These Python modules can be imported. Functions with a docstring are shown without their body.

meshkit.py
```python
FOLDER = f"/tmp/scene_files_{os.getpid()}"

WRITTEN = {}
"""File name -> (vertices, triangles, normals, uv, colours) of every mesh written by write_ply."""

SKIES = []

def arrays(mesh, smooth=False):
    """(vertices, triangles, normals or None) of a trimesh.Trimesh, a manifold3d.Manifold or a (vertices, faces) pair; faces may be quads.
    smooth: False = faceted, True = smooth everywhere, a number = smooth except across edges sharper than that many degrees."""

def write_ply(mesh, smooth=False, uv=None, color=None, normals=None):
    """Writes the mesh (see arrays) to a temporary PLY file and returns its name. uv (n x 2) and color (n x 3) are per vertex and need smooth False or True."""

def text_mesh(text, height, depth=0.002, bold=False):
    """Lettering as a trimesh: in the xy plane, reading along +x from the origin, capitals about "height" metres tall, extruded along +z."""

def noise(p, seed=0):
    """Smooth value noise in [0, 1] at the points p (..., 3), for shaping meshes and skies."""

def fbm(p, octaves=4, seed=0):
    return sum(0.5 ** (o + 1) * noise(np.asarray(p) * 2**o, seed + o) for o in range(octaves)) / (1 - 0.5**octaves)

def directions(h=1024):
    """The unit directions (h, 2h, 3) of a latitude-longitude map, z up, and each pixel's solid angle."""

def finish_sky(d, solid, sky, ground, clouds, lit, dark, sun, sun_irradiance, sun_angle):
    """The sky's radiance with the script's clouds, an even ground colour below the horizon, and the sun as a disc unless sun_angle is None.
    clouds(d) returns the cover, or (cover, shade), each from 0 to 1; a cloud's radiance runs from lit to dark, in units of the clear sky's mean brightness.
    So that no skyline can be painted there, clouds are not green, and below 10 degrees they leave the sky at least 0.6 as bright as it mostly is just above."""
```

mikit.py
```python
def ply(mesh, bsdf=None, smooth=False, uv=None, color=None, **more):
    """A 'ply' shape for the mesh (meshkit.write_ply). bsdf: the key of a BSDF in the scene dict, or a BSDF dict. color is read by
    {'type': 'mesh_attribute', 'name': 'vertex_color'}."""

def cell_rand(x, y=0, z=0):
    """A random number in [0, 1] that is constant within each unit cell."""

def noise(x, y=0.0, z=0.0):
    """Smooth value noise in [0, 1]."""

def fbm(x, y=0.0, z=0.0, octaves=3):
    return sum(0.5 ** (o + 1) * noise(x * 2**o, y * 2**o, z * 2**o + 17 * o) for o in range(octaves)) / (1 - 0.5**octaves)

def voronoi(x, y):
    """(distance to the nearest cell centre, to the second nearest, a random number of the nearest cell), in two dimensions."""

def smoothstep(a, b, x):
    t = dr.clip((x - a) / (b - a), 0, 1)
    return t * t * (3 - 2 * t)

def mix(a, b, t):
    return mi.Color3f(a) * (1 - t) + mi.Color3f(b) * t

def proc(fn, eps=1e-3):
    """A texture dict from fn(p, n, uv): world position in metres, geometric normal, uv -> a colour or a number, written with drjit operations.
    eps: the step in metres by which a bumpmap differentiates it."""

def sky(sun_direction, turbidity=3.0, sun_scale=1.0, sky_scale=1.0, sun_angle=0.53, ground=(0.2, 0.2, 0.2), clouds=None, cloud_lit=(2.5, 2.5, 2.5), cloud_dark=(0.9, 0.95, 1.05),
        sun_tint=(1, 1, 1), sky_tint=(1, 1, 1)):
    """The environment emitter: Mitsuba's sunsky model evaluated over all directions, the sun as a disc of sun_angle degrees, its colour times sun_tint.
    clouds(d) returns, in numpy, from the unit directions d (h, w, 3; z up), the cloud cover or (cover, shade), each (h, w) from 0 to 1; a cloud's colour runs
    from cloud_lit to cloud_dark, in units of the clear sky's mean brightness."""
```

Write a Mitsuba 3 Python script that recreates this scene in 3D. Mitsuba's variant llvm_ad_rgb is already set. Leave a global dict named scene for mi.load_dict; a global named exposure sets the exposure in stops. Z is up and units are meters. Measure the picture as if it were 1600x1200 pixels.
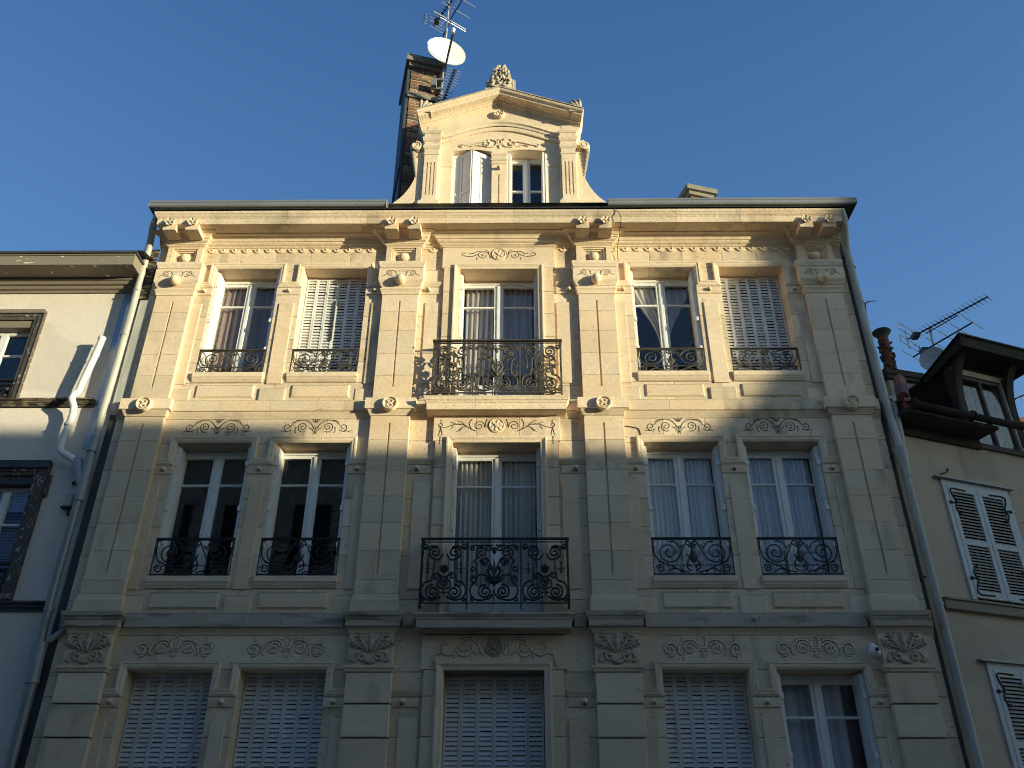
import math, random, numpy as np, trimesh, mitsuba as mi, drjit as dr, mikit, meshkit
from mikit import noise, fbm, smoothstep, mix, cell_rand
from shapely.geometry import Polygon, box as sbox
from shapely.ops import unary_union
T = mi.ScalarTransform4f
PI = math.pi
rng = random.Random(7)

# ------------------------------------------------------------------ camera, sky, exposure
scene, labels = {}, {}
CAM = np.array([0.332, -11.12, 1.76])
FWD = np.array([-0.008606, 0.865270, 0.501232]); UP = np.array([0.00304, -0.501226, 0.865311])
scene['camera'] = {'type': 'perspective', 'fov': 62.06, 'fov_axis': 'x', 'near_clip': 0.05, 'far_clip': 2000.0,
                   'to_world': T().look_at(origin=CAM.tolist(), target=(CAM + FWD).tolist(), up=UP.tolist())}
scene['sky'] = mikit.sky((1.9, -1.0, 0.135), turbidity=6.5, sun_scale=5.25, sky_scale=1.0, ground=(0.12, 0.12, 0.12), sun_tint=(0.88, 2.1, 10.9), sky_tint=(0.375, 0.765, 1.60))
exposure = 3.4

# ------------------------------------------------------------------ materials
def two(b): return {'type': 'twosided', 'b': b}
def diffuse(col): return {'type': 'diffuse', 'reflectance': {'type': 'rgb', 'value': col}}
def princ(col, rough=0.6, metal=0.0, spec=0.5):
    c = mikit.proc(col) if callable(col) else {'type': 'rgb', 'value': col}
    return {'type': 'principled', 'base_color': c, 'roughness': rough, 'metallic': metal, 'specular': spec}
def bumped(b, fn, scale, eps=2e-3):
    return two({'type': 'bumpmap', 'tex': mikit.proc(fn, eps), 'scale': scale, 'b': b})

def stone_fn(base, seed, dirt=0.35):
    def fn(p, n, uv):
        x, y, z = p.x + seed, p.y, p.z
        c = mix([base[0] * .88, base[1] * .86, base[2] * .82], [base[0] * 1.1, base[1] * 1.1, base[2] * 1.1], fbm(x * 1.3, y * 1.3, z * 1.6, 3))
        c = c * (0.955 + 0.09 * noise(x * 5, y * 5, z * 26))                       # bedding veins of the limestone
        c = c * (0.93 + 0.14 * noise(x * 60, y * 60, z * 60))
        soot = smoothstep(.5, .8, fbm(x * 2.1 + 9, y * 2, z * .55, 3))
        c = mix(c, [.15, .135, .11], soot * dirt * smoothstep(.3, .8, noise(x * 9, y * 9, z * 3)))
        pit = smoothstep(.86, .95, noise(x * 26, y * 26, z * 26))
        c = mix(c, [.12, .10, .08], pit * .45)
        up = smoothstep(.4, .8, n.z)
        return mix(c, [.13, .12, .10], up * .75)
    return fn
def stone_bump(p, n, uv):
    return .85 * fbm(p.x * 22, p.y * 22, p.z * 22, 3) + .15 * noise(p.x * 4, p.y * 4, p.z * 90)
BASE = (.71, .565, .405)
for i, (k, d) in enumerate([((1, 1, 1), .4), ((1.05, 1.05, 1.04), .3), ((.90, .90, .89), .5), ((.99, .95, .90), .45)]):
    scene[f'stone_{i}'] = bumped(princ(stone_fn([a * b for a, b in zip(BASE, k)], 3.7 * i, d), .85, 0, .25), stone_bump, .006)
def weath_fn(p, n, uv):
    c = mix([.50, .415, .31], [.42, .36, .28], fbm(p.x * 1.7, p.y, p.z * 3, 3))
    lich = smoothstep(.50, .74, fbm(p.x * 2.3 + 4, p.y * 3, p.z * 11, 4))
    c = mix(c, [.12, .108, .09], lich * .65)
    c = c * (.9 + .2 * noise(p.x * 50, p.y * 50, p.z * 50))
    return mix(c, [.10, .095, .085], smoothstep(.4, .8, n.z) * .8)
scene['stone_weathered'] = bumped(princ(weath_fn, .9, 0, .2), stone_bump, .008)
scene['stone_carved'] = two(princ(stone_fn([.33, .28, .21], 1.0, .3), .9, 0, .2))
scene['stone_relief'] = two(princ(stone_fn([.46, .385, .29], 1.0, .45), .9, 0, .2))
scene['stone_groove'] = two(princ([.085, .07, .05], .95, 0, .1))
scene['mortar'] = two(princ(lambda p, n, uv: mix([.16, .14, .11], [.26, .23, .18], fbm(p.x * 3, p.y * 3, p.z * 3)), .95, 0, .1))
def plaster_fn(a, b, sc=1.0):
    def fn(p, n, uv):
        c = mix(a, b, fbm(p.x * .9, p.y * .9, p.z * .5, 4))
        c = c * (.95 + .1 * noise(p.x * 40, p.y * 40, p.z * 40))
        st = smoothstep(.6, .85, fbm(p.x * 3.3, p.y * 3.3, p.z * .35, 3))
        c = mix(c, [c_ * .6 for c_ in a], st * .5 * sc)
        return c * (1 - .10 * sc * smoothstep(.62, .66, fbm(p.x * .55 + 3, p.y * .55, p.z * .7, 4)))
    return fn
def plaster_bump(p, n, uv): return fbm(p.x * 30, p.y * 30, p.z * 30, 3)
scene['plaster_cream'] = bumped(princ(plaster_fn([.67, .585, .50], [.73, .65, .56]), .9, 0, .2), plaster_bump, .006)
scene['plaster_beige'] = bumped(princ(plaster_fn([.47, .37, .27], [.54, .44, .33]), .9, 0, .2), plaster_bump, .008)
scene['plaster_pale'] = two(princ(plaster_fn([.70, .60, .48], [.78, .69, .57], .6), .9, 0, .2))
scene['plaster_dull'] = two(princ(plaster_fn([.44, .35, .26], [.52, .42, .31]), .9, 0, .2))
def peel_fn(p, n, uv):
    m = smoothstep(.62, .70, fbm(p.x * 30, p.y * 30, p.z * 17, 4))
    return mix([.085, .07, .06], [.33, .29, .235], m)
scene['peeling_paint'] = two(princ(peel_fn, .7, 0, .3))
scene['brown_paint'] = two(princ(lambda p, n, uv: mix([.17, .135, .10], [.24, .20, .15], fbm(p.x * 2, p.y * 2, p.z * 6)), .6, 0, .4))
scene['frame_brown'] = two(princ([.095, .08, .062], .7, 0, .3))
def flake_fn(p, n, uv):
    m = smoothstep(.69, .72, fbm(p.x * 9, p.y * 6, p.z * 24, 3))
    return mix(mix([.20, .165, .125], [.26, .22, .165], fbm(p.x * 2, p.y * 2, p.z * 6)), [.62, .56, .46], m)
scene['flaking_paint'] = two(princ(flake_fn, .6, 0, .4))
def rot_fn(p, n, uv):
    return mix([.05, .042, .035], [.26, .20, .13], smoothstep(.48, .72, fbm(p.x * 9, p.y * 9, p.z * 34, 3)))
scene['rotten_wood'] = two(princ(rot_fn, .9, 0, .2))
scene['white_paint'] = two(princ(lambda p, n, uv: mix([.66, .645, .60], [.76, .745, .70], fbm(p.x * 5, p.y * 5, p.z * 2, 3)) * (.94 + .1 * noise(p.x * 30, p.y * 30, p.z * 6)), .45, 0, .5))
scene['shutter_paint'] = two(princ(lambda p, n, uv: mix(mix([.56, .55, .53], [.72, .71, .69], fbm(p.x * 4, p.y * 4, p.z * 2, 3)), [.34, .30, .26], .5 * smoothstep(.6, .8, fbm(p.x * 9, p.y * 9, p.z * 1.2, 3))), .5, 0, .4))
scene['shutter_white'] = two(princ(lambda p, n, uv: mix([.66, .63, .60], [.78, .75, .71], fbm(p.x * 7, p.y * 7, p.z * 2, 3)), .5, 0, .4))
scene['shutter_grey'] = two(princ(lambda p, n, uv: mix([.42, .435, .45], [.52, .53, .55], fbm(p.x * 4, p.y * 4, p.z * 2, 3)), .5, 0, .4))
scene['shutter_slat_grey'] = two(princ(lambda p, n, uv: mix([.30, .27, .24], [.42, .39, .36], fbm(p.x * 6, p.y * 6, p.z * 9, 3)), .6, 0, .4))
scene['iron'] = two(princ(lambda p, n, uv: mix([.035, .03, .024], [.12, .095, .062], fbm(p.x * 12, p.y * 12, p.z * 12, 3)), .55, .2, .5))
scene['black_iron'] = two(princ([.018, .018, .02], .45, .3, .5))
def zinc_fn(p, n, uv): return mix([.20, .205, .205], [.30, .305, .30], fbm(p.x * 2.2, p.y * 2.2, p.z * .9, 4))
scene['zinc'] = two(princ(zinc_fn, .5, .35, .5))
scene['zinc_sheet'] = two(princ(lambda p, n, uv: mix([.26, .28, .31], [.38, .40, .43], fbm(p.x * 3, p.y * 3, p.z * .7, 4)), .38, .8, .5))
scene['zinc_pale'] = two(princ(lambda p, n, uv: mix([.38, .365, .32], [.52, .50, .44], fbm(p.x * 5, p.y * 5, p.z * 1.6, 4)) * (.8 + .3 * noise(p.x * 30, p.y * 30, p.z * 3)), .55, .1, .5))
scene['slate_dark'] = two(princ(lambda p, n, uv: mix([.03, .032, .038], [.07, .072, .08], fbm(p.x * 4, p.y * 4, p.z * 2)), .6, 0, .4))
scene['pvc'] = two(princ([.70, .69, .66], .35, 0, .5))
scene['pvc_grey'] = two(princ([.27, .28, .31], .4, 0, .5))
scene['pipe_beige'] = two(princ(lambda p, n, uv: mix([.36, .325, .27], [.48, .44, .37], fbm(p.x * 6, p.y * 6, p.z * 1.4, 3)) * (.82 + .28 * noise(p.x * 30, p.y * 30, p.z * 3)), .5, 0, .5))
for i, c in enumerate([(.20, .10, .06), (.27, .17, .11), (.11, .075, .055)]):
    scene[f'brick_{i}'] = two(princ((lambda c: lambda p, n, uv: mix([q * .7 for q in c], [q * 1.2 for q in c], fbm(p.x * 9, p.y * 9, p.z * 9, 3)))(c), .9, 0, .2))
scene['brick_mortar'] = two(princ([.44, .38, .29], .95, 0, .1))
scene['concrete'] = two(princ(lambda p, n, uv: mix([.17, .15, .12], [.30, .27, .21], fbm(p.x * 6, p.y * 6, p.z * 6, 3)), .95, 0, .1))
scene['dark_concrete'] = two(princ(lambda p, n, uv: mix([.05, .042, .035], [.11, .09, .07], fbm(p.x * 6, p.y * 6, p.z * 6, 3)), .95, 0, .1))
scene['pot_clay'] = two(princ(lambda p, n, uv: mix([.08, .035, .022], [.24, .10, .05], fbm(p.x * 12, p.y * 12, p.z * 9, 3)), .8, 0, .3))
scene['terracotta'] = two(princ(lambda p, n, uv: mix([.20, .075, .045], [.34, .14, .08], fbm(p.x * 9, p.y * 9, p.z * 9, 3)), .8, 0, .3))
scene['red_paint'] = two(princ(lambda p, n, uv: mix([.13, .035, .03], [.20, .07, .055], fbm(p.x * 9, p.y * 9, p.z * 9, 3)), .6, 0, .3))
scene['old_wood'] = two(princ(lambda p, n, uv: mix([.03, .025, .02], [.075, .06, .048], fbm(p.x * 9, p.y * 9, p.z * 1.6, 4)), .85, 0, .2))
scene['cheek_sheet'] = two(diffuse([.03, .024, .02]))
scene['rust_sheet'] = two(princ(lambda p, n, uv: mix([.022, .02, .019], [.045, .034, .028], fbm(p.x * 3, p.y * 3, p.z * 3, 4)), .8, .1, .2))
scene['aluminium'] = two(princ([.62, .61, .58], .38, .7, .5))
scene['dish_white'] = two(princ([.80, .775, .70], .5, 0, .4))
scene['dish_grey'] = two(princ([.42, .42, .40], .55, 0, .4))
scene['plastic_black'] = two(princ([.02, .02, .022], .4, 0, .5))
scene['glass'] = {'type': 'thindielectric', 'int_ior': 1.45}
scene['room_dark'] = two(diffuse([.045, .042, .045]))
scene['room_black'] = two(diffuse([.015, .015, .017]))
def cloth(col, t): return two({'type': 'diffuse', 'reflectance': mikit.proc(lambda p, n, uv: mix([q * .6 for q in col], col, noise(p.x * 22, 0, p.z * .3)))})
scene['curtain_brown'] = cloth([.30, .22, .185], 0)
scene['curtain_grey'] = cloth([.44, .39, .36], 0)
scene['curtain_cream'] = cloth([.52, .47, .41], 0)
scene['curtain_white'] = cloth([.72, .69, .65], 0)
scene['curtain_net'] = cloth([.20, .19, .185], 0)
scene['curtain_blue'] = cloth([.50, .53, .58], 0)
scene['blind_blue'] = two(diffuse([.10, .17, .33]))
scene['asphalt'] = bumped(princ(lambda p, n, uv: mix([.035, .035, .036], [.065, .064, .062], fbm(p.x * 3, p.y * 3, 0, 4)), .9, 0, .3), lambda p, n, uv: noise(p.x * 60, p.y * 60), .006)
scene['paving'] = two(princ(lambda p, n, uv: mix([.27, .24, .20], [.35, .315, .27], fbm(p.x * 2, p.y * 2, 0, 4)), .9, 0, .2))
scene['earth'] = two(princ([.08, .08, .075], .95, 0, .1))

# ------------------------------------------------------------------ scene helpers
taken = {}
def numbered(key):
    n = taken.get(key, 0); taken[key] = n + 1
    return key if n == 0 else f'{key}_{n:03d}'
def part(parent, name, mesh, m, smooth=False, label=None, kind=None):
    key = numbered(f'{parent}__{name}' if parent else name)
    scene[key] = mikit.ply(mesh, m, smooth) if not isinstance(mesh, dict) else mesh
    l = {}
    if label: l['label'] = label
    if kind: l['kind'] = kind
    if l: labels[key] = l
    return key
def holder(parent, name, label=None):
    key = numbered(f'{parent}__{name}')
    if label: labels[key] = {'label': label}
    return key
def thing(name, label, cat, group=None):
    key = numbered(name); labels[key] = {'label': label, 'category': cat}
    if group: labels[key]['group'] = group
    return key
def single(name, mesh, m, label, cat, smooth=False, group=None):
    key = thing(name, label, cat, group); scene[key] = mikit.ply(mesh, m, smooth); return key
def ground(name, mesh, m, smooth=False):
    key = numbered(name); scene[key] = mikit.ply(mesh, m, smooth); labels[key] = {'kind': 'structure'}; return key
def moved(shape, m): return {**shape, 'to_world': m}

# ------------------------------------------------------------------ mesh helpers
def tm(v, f): return trimesh.Trimesh(np.asarray(v, float), np.asarray(f, int), process=False)
def cat(*ms):
    l = []
    for m in ms: l += m if isinstance(m, list) else [m]
    return trimesh.util.concatenate(l)
BF = np.array([[0,1,3],[0,3,2],[4,6,7],[4,7,5],[0,4,5],[0,5,1],[2,3,7],[2,7,6],[0,2,6],[0,6,4],[1,5,7],[1,7,3]])
def bx(x0, x1, y0, y1, z0, z1):
    return tm([[x, y, z] for x in (x0, x1) for y in (y0, y1) for z in (z0, z1)], BF)
def cbx(x0, x1, y0, y1, z0, z1, c=.006):
    "a block whose front edges (towards -y) are chamfered by c"
    v = []
    for (a, b, y, d, e) in ((x0, x1, y1, z0, z1), (x0, x1, y0 + c, z0, z1), (x0 + c, x1 - c, y0, z0 + c, z1 - c)):
        v += [[a, y, d], [b, y, d], [b, y, e], [a, y, e]]
    f = []
    for k in (0, 4):
        for i in range(4):
            j = (i + 1) % 4; f += [[k + i, k + j, k + 4 + j], [k + i, k + 4 + j, k + 4 + i]]
    f += [[8, 9, 10], [8, 10, 11], [0, 2, 1], [0, 3, 2]]
    return tm(v, f)
def prism(poly, y0, y1):
    "shapely polygon in x, z pushed from y0 to y1"
    out = []
    for g in getattr(poly, 'geoms', [poly]):
        if g.is_empty or g.area < 1e-5: continue
        m = trimesh.creation.extrude_polygon(g, y1 - y0, engine='earcut')
        v = np.array(m.vertices)
        out.append(tm(np.stack([v[:, 0], v[:, 2] + y0, v[:, 1]], 1), np.array(m.faces)[:, ::-1]))
    return cat(out)
def plan_prism(poly, z0, z1):
    out = []
    for g in getattr(poly, 'geoms', [poly]):
        m = trimesh.creation.extrude_polygon(g, z1 - z0, engine='earcut'); m.apply_translation([0, 0, z0]); out.append(m)
    return cat(out)
def sweep(path, prof, plane, closed=False):
    """profile [(n, h)] along a 2-D path with mitred corners; n is to the right of the path.
    plane 'plan': (x, y) path, h = z; plane 'face': (x, z) path, h = height towards the viewer (-y)"""
    P = np.asarray(path, float); n = len(P); k = len(prof)
    d = np.diff(np.vstack([P, P[:1]]) if closed else P, axis=0); d /= np.linalg.norm(d, axis=1, keepdims=True)
    nm = np.stack([d[:, 1], -d[:, 0]], 1)
    V = []
    for i in range(n):
        a, b = (nm[i - 1], nm[i]) if closed else (nm[max(i - 1, 0)], nm[min(i, len(nm) - 1)])
        m = (a + b) / (1 + a @ b)
        for (u, h) in prof:
            q = P[i] + m * u
            V.append([q[0], q[1], h] if plane == 'plan' else [q[0], -h, q[1]])
    F = []
    for i in range(n if closed else n - 1):
        a, b = i * k, ((i + 1) % n) * k
        for j in range(k):
            l = (j + 1) % k
            F += [[a + j, b + j, b + l], [a + j, b + l, a + l]]
    if not closed:
        v2, f2 = trimesh.creation.triangulate_polygon(Polygon(prof), engine='earcut')
        idx = [int(np.argmin(np.abs(np.array(prof) - q).sum(1))) for q in v2]
        for t in f2:
            F += [[idx[t[0]], idx[t[1]], idx[t[2]]], [(n - 1) * k + idx[t[0]], (n - 1) * k + idx[t[2]], (n - 1) * k + idx[t[1]]]]
    return tm(V, F)
def tube(pts, r, sides=6):
    p = np.asarray(pts, float)
    if p.shape[1] == 2: p = np.stack([p[:, 0], p[:, 0] * 0, p[:, 1]], 1)
    t = np.gradient(p, axis=0); t /= np.linalg.norm(t, axis=1, keepdims=True) + 1e-12
    ref = np.array([0, 1.0, 0]) if np.abs(t[:, 1]).max() < .95 else np.array([0, 0, 1.0]) if np.abs(t[:, 2]).max() < .95 else np.array([1.0, .1, 0])
    a = np.cross(t, ref); a /= np.linalg.norm(a, axis=1, keepdims=True) + 1e-12; b = np.cross(t, a)
    ang = np.arange(sides) * 2 * PI / sides + PI / sides
    rr = np.broadcast_to(r, (len(p),))[:, None, None]
    v = (p[:, None] + rr * (np.cos(ang)[None, :, None] * a[:, None] + np.sin(ang)[None, :, None] * b[:, None])).reshape(-1, 3)
    f = []
    for i in range(len(p) - 1):
        for j in range(sides):
            l = (j + 1) % sides
            f += [[i * sides + j, i * sides + l, (i + 1) * sides + l], [i * sides + j, (i + 1) * sides + l, (i + 1) * sides + j]]
    for e in (0, (len(p) - 1) * sides):
        f += [[e, e + j, e + j + 1] for j in range(1, sides - 1)]
    return tm(v, f)
def bar(p, q, r, sides=6): return tube([p, q], r, sides)
def lathe(prof, c, axis='z', n=20):
    "[(radius, height)] turned about an axis through c"
    v, f, k = [], [], len(prof)
    for i in range(n):
        a = 2 * PI * i / n
        for r, h in prof:
            x, y = r * math.cos(a), r * math.sin(a)
            v.append([x, y, h] if axis == 'z' else [x, -h, y])
    for i in range(n):
        j = (i + 1) % n
        for s in range(k - 1):
            f += [[i * k + s, j * k + s, j * k + s + 1], [i * k + s, j * k + s + 1, i * k + s + 1]]
    m = tm(v, f); m.apply_translation(c); return m
ICO = {k: trimesh.creation.icosphere(subdivisions=k) for k in (1, 2, 3)}
def blob(c, r, sub=2, rot=0.0):
    "ellipsoid with radii r, turned in the x-z plane by rot"
    v = np.array(ICO[sub].vertices) * r
    ca, sa = math.cos(rot), math.sin(rot)
    v = np.stack([v[:, 0] * ca - v[:, 2] * sa, v[:, 1], v[:, 0] * sa + v[:, 2] * ca], 1) + c
    return tm(v, ICO[sub].faces)
def leaf(x, z, ang, L, w, y=0.0, d=.02, sub=1):
    "a leaf that grows from (x, z) in the direction ang of the x-z plane"
    return blob((x + math.cos(ang) * L / 2, y, z + math.sin(ang) * L / 2), (L / 2, d, w / 2), sub, ang)
def spiral(x, z, r, a0, turns, end=.2, n=None):
    n = n or max(10, int(abs(turns) * 16))
    t = np.linspace(0, 1, n); a = a0 + 2 * PI * turns * t; q = r * (1 - (1 - end) * t)
    return np.stack([x + q * np.cos(a), z + q * np.sin(a)], 1)
def smooth_line(pts, n=8):
    p = np.asarray(pts, float); p = np.vstack([2 * p[0] - p[1], p, 2 * p[-1] - p[-2]]); out = []
    for i in range(1, len(p) - 2):
        for t in np.linspace(0, 1, n, endpoint=False):
            a, b, c, d = p[i - 1], p[i], p[i + 1], p[i + 2]
            out.append(.5 * (2 * b + (c - a) * t + (2 * a - 5 * b + 4 * c - d) * t * t + (3 * b - a - 3 * c + d) * t ** 3))
    return np.array(out + [p[-2]])
def mir(m):
    v = np.array(m.vertices); v[:, 0] *= -1; return tm(v, np.array(m.faces)[:, ::-1])
def shifted(m, x, y, z): m = m.copy(); m.apply_translation([x, y, z]); return m

# ------------------------------------------------------------------ street
ground('ground', bx(-400, 400, -400, 400, -.4, -.03), 'earth')
ground('street', bx(-120, 120, -12.0, -1.7, -.2, 0), 'asphalt')
ground('pavement', bx(-120, 5.9, -1.7, .2, -.2, .13), 'paving')
ground('pavement', plan_prism(Polygon([(5.9, -1.7), (60, -1.7), (60, 20.9), (5.9, .2)]), -.2, .13), 'paving')
ground('pavement', bx(-120, 120, -13.5, -12.0, -.2, .13), 'paving')

# ------------------------------------------------------------------ houses across the street, behind the camera: they cast the evening shade
SUN = (1.9, -1.0, 0.135)
def across(name, x0, x1, h, mat, label, depth=7.0, roof=None, rows=(2.6, 5.6, 8.4), skew=0.0):
    "skew: the party walls run obliquely, back and to the right, as in much of this street"
    t = thing(name, label, 'house', 'houses across the street'); y1 = -13.5; y0 = y1 - depth
    m = prism(Polygon([(x0, -.2), (x1, -.2)] + (roof[::-1] if roof else [(x1, h), (x0, h)])), y0, y1)
    v = np.array(m.vertices); v[:, 0] += skew * (y1 - v[:, 1]); part(t, 'wall', tm(v, m.faces), mat)
    n = max(2, int((x1 - x0) / 2.2))
    for k in range(n):
        x = x0 + (k + .5) * (x1 - x0) / n
        for z in rows:
            if z + 1 < h:
                part(t, 'window', cat(bx(x - .58, x - .5, y1, y1 + .05, z - .95, z + .95), bx(x + .5, x + .58, y1, y1 + .05, z - .95, z + .95), bx(x - .5, x + .5, y1, y1 + .05, z + .87, z + .95), bx(x - .62, x + .62, y1, y1 + .1, z - 1.02, z - .95), bx(x - .5, x + .5, y1 + .003, y1 + .02, z - .95, z + .87)), 'slate_dark')
    if roof is None and not skew: part(t, 'roof', bx(x0 - .1, x1 + .1, y0, y1 + .25, h, h + .12), 'slate_dark')
    return t
across('house_across_street', -40, -14, 11.5, 'plaster_pale', 'long pale house far along the other side of the street')
across('house_across_street', -13.9, 1.5, 13.6, 'plaster_pale', 'tall house across the street, straight behind the viewer', rows=(2.6, 5.6, 8.4, 11.0))
across('house_across_street', 1.52, 11.9, 9.4, 'plaster_pale', 'plain house across the street between the tall one and the middling one')
SK = 1.9
across('house_across_street', 12, 22.75, 9.36, 'plaster_pale', 'middling house across the street with oblique party walls', 5, skew=SK)
across('house_across_street', 22.6, 28.0, 8.9, 'plaster_pale', 'lowest house in the row across the street', 5, rows=(2.6, 5.6), skew=SK)
across('house_across_street', 27.9, 44, 9.0, 'plaster_pale', 'high gabled house across the street', 5, [(27.9, 8.92), (28.6, 9.2), (29.3, 9.7), (29.75, 10.2), (29.85, 12.6), (30.2, 13.2), (44, 15.0)], skew=SK)

# ------------------------------------------------------------------ the stone building: setting out
B = thing('stone_apartment_building', 'ornate pale stone apartment building with pilasters, balconies and an arched gable', 'building')
FL = {3: dict(hood=10.489, open=10.395, sh=10.01, stud=9.87, ptop=9.70, pbot=8.21, sill=8.405, top=10.80, bot=7.90, half=.52, dhalf=.628, bar=9.835, gtop=10.236, ctop=10.815, cear=10.36, chood=10.44, copen=10.335, cbot=7.83),
      2: dict(hood=7.325, open=7.217, sh=6.865, stud=6.73, ptop=6.60, pbot=5.06, sill=5.236, top=7.61, bot=4.73, half=.54, dhalf=.63, bar=6.672, gtop=7.095, ctop=7.62, cear=7.222, chood=7.297, copen=7.192, cbot=4.66),
      1: dict(hood=4.15, open=4.03, sh=3.70, stud=3.578, ptop=3.45, pbot=2.0, sill=2.05, top=4.46, bot=1.0, half=.545, dhalf=.635, bar=3.50, gtop=3.90, ctop=4.45, cear=4.017, chood=4.115, copen=4.012, cbot=2.05)}
WC = (-4.105, -2.665, 2.665, 4.105)         # window centres of the side bays
PIL = (-5.18, -1.5625, 1.5625, 5.18); PH = .2875
JO = {3: (8.17, 8.60, 9.02, 9.45, 9.88, 10.36), 2: (4.92, 5.52, 5.935, 6.348, 6.80, 7.25), 1: (1.4, 1.9, 2.37, 2.80, 3.23, 3.70, 4.0)}
stone_pick = lambda: f'stone_{rng.choice((0, 0, 1, 2, 2, 3, 3))}'

# wall: blocks of stone, with mortar behind the joints
W = holder(B, 'wall')
holes = []
for f, d in FL.items():
    for c in WC: holes.append(sbox(c - d['half'], d['sill'], c + d['half'], d['open']))
    holes.append(sbox(-d['dhalf'], d['cbot'], d['dhalf'], d['copen']))
holes = unary_union(holes)
part(W, 'mortar', prism(sbox(-5.64, 0, 5.64, 10.9).difference(holes.buffer(.004, join_style=2)), .008, .34), 'mortar')
def blocks(zone, zs, y0, y1, name='block', xs=(), gap=.0025, parent=W, mats=None):
    zs = sorted(zs); x0, z0, x1, z1 = zone.bounds
    cuts = [z0] + [z for z in zs if z0 + .05 < z < z1 - .05] + [z1]
    for i, (a, b) in enumerate(zip(cuts[:-1], cuts[1:])):
        xx = sorted([x0, x1] + [x for x in (xs[i % len(xs)] if xs else ()) if x0 + .1 < x < x1 - .1])
        for c, e in zip(xx[:-1], xx[1:]):
            g = zone.intersection(sbox(c, a, e, b)).buffer(-gap, join_style=2)
            for q in getattr(g, 'geoms', [g]):
                if q.area > .003:
                    qx0, qz0, qx1, qz1 = q.bounds
                    if abs(q.area - (qx1 - qx0) * (qz1 - qz0)) < 1e-6: m = cbx(qx0, qx1, y0, y1, qz0, qz1, .004)
                    else: m = prism(q, y0, y1)
                    part(parent, name, m, mats or stone_pick())
EDGE = [(-5.64, -5.4675), (-4.8925, -1.85), (-1.275, -.89), (.89, 1.275), (1.85, 4.8925), (5.4675, 5.64)]
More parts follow.
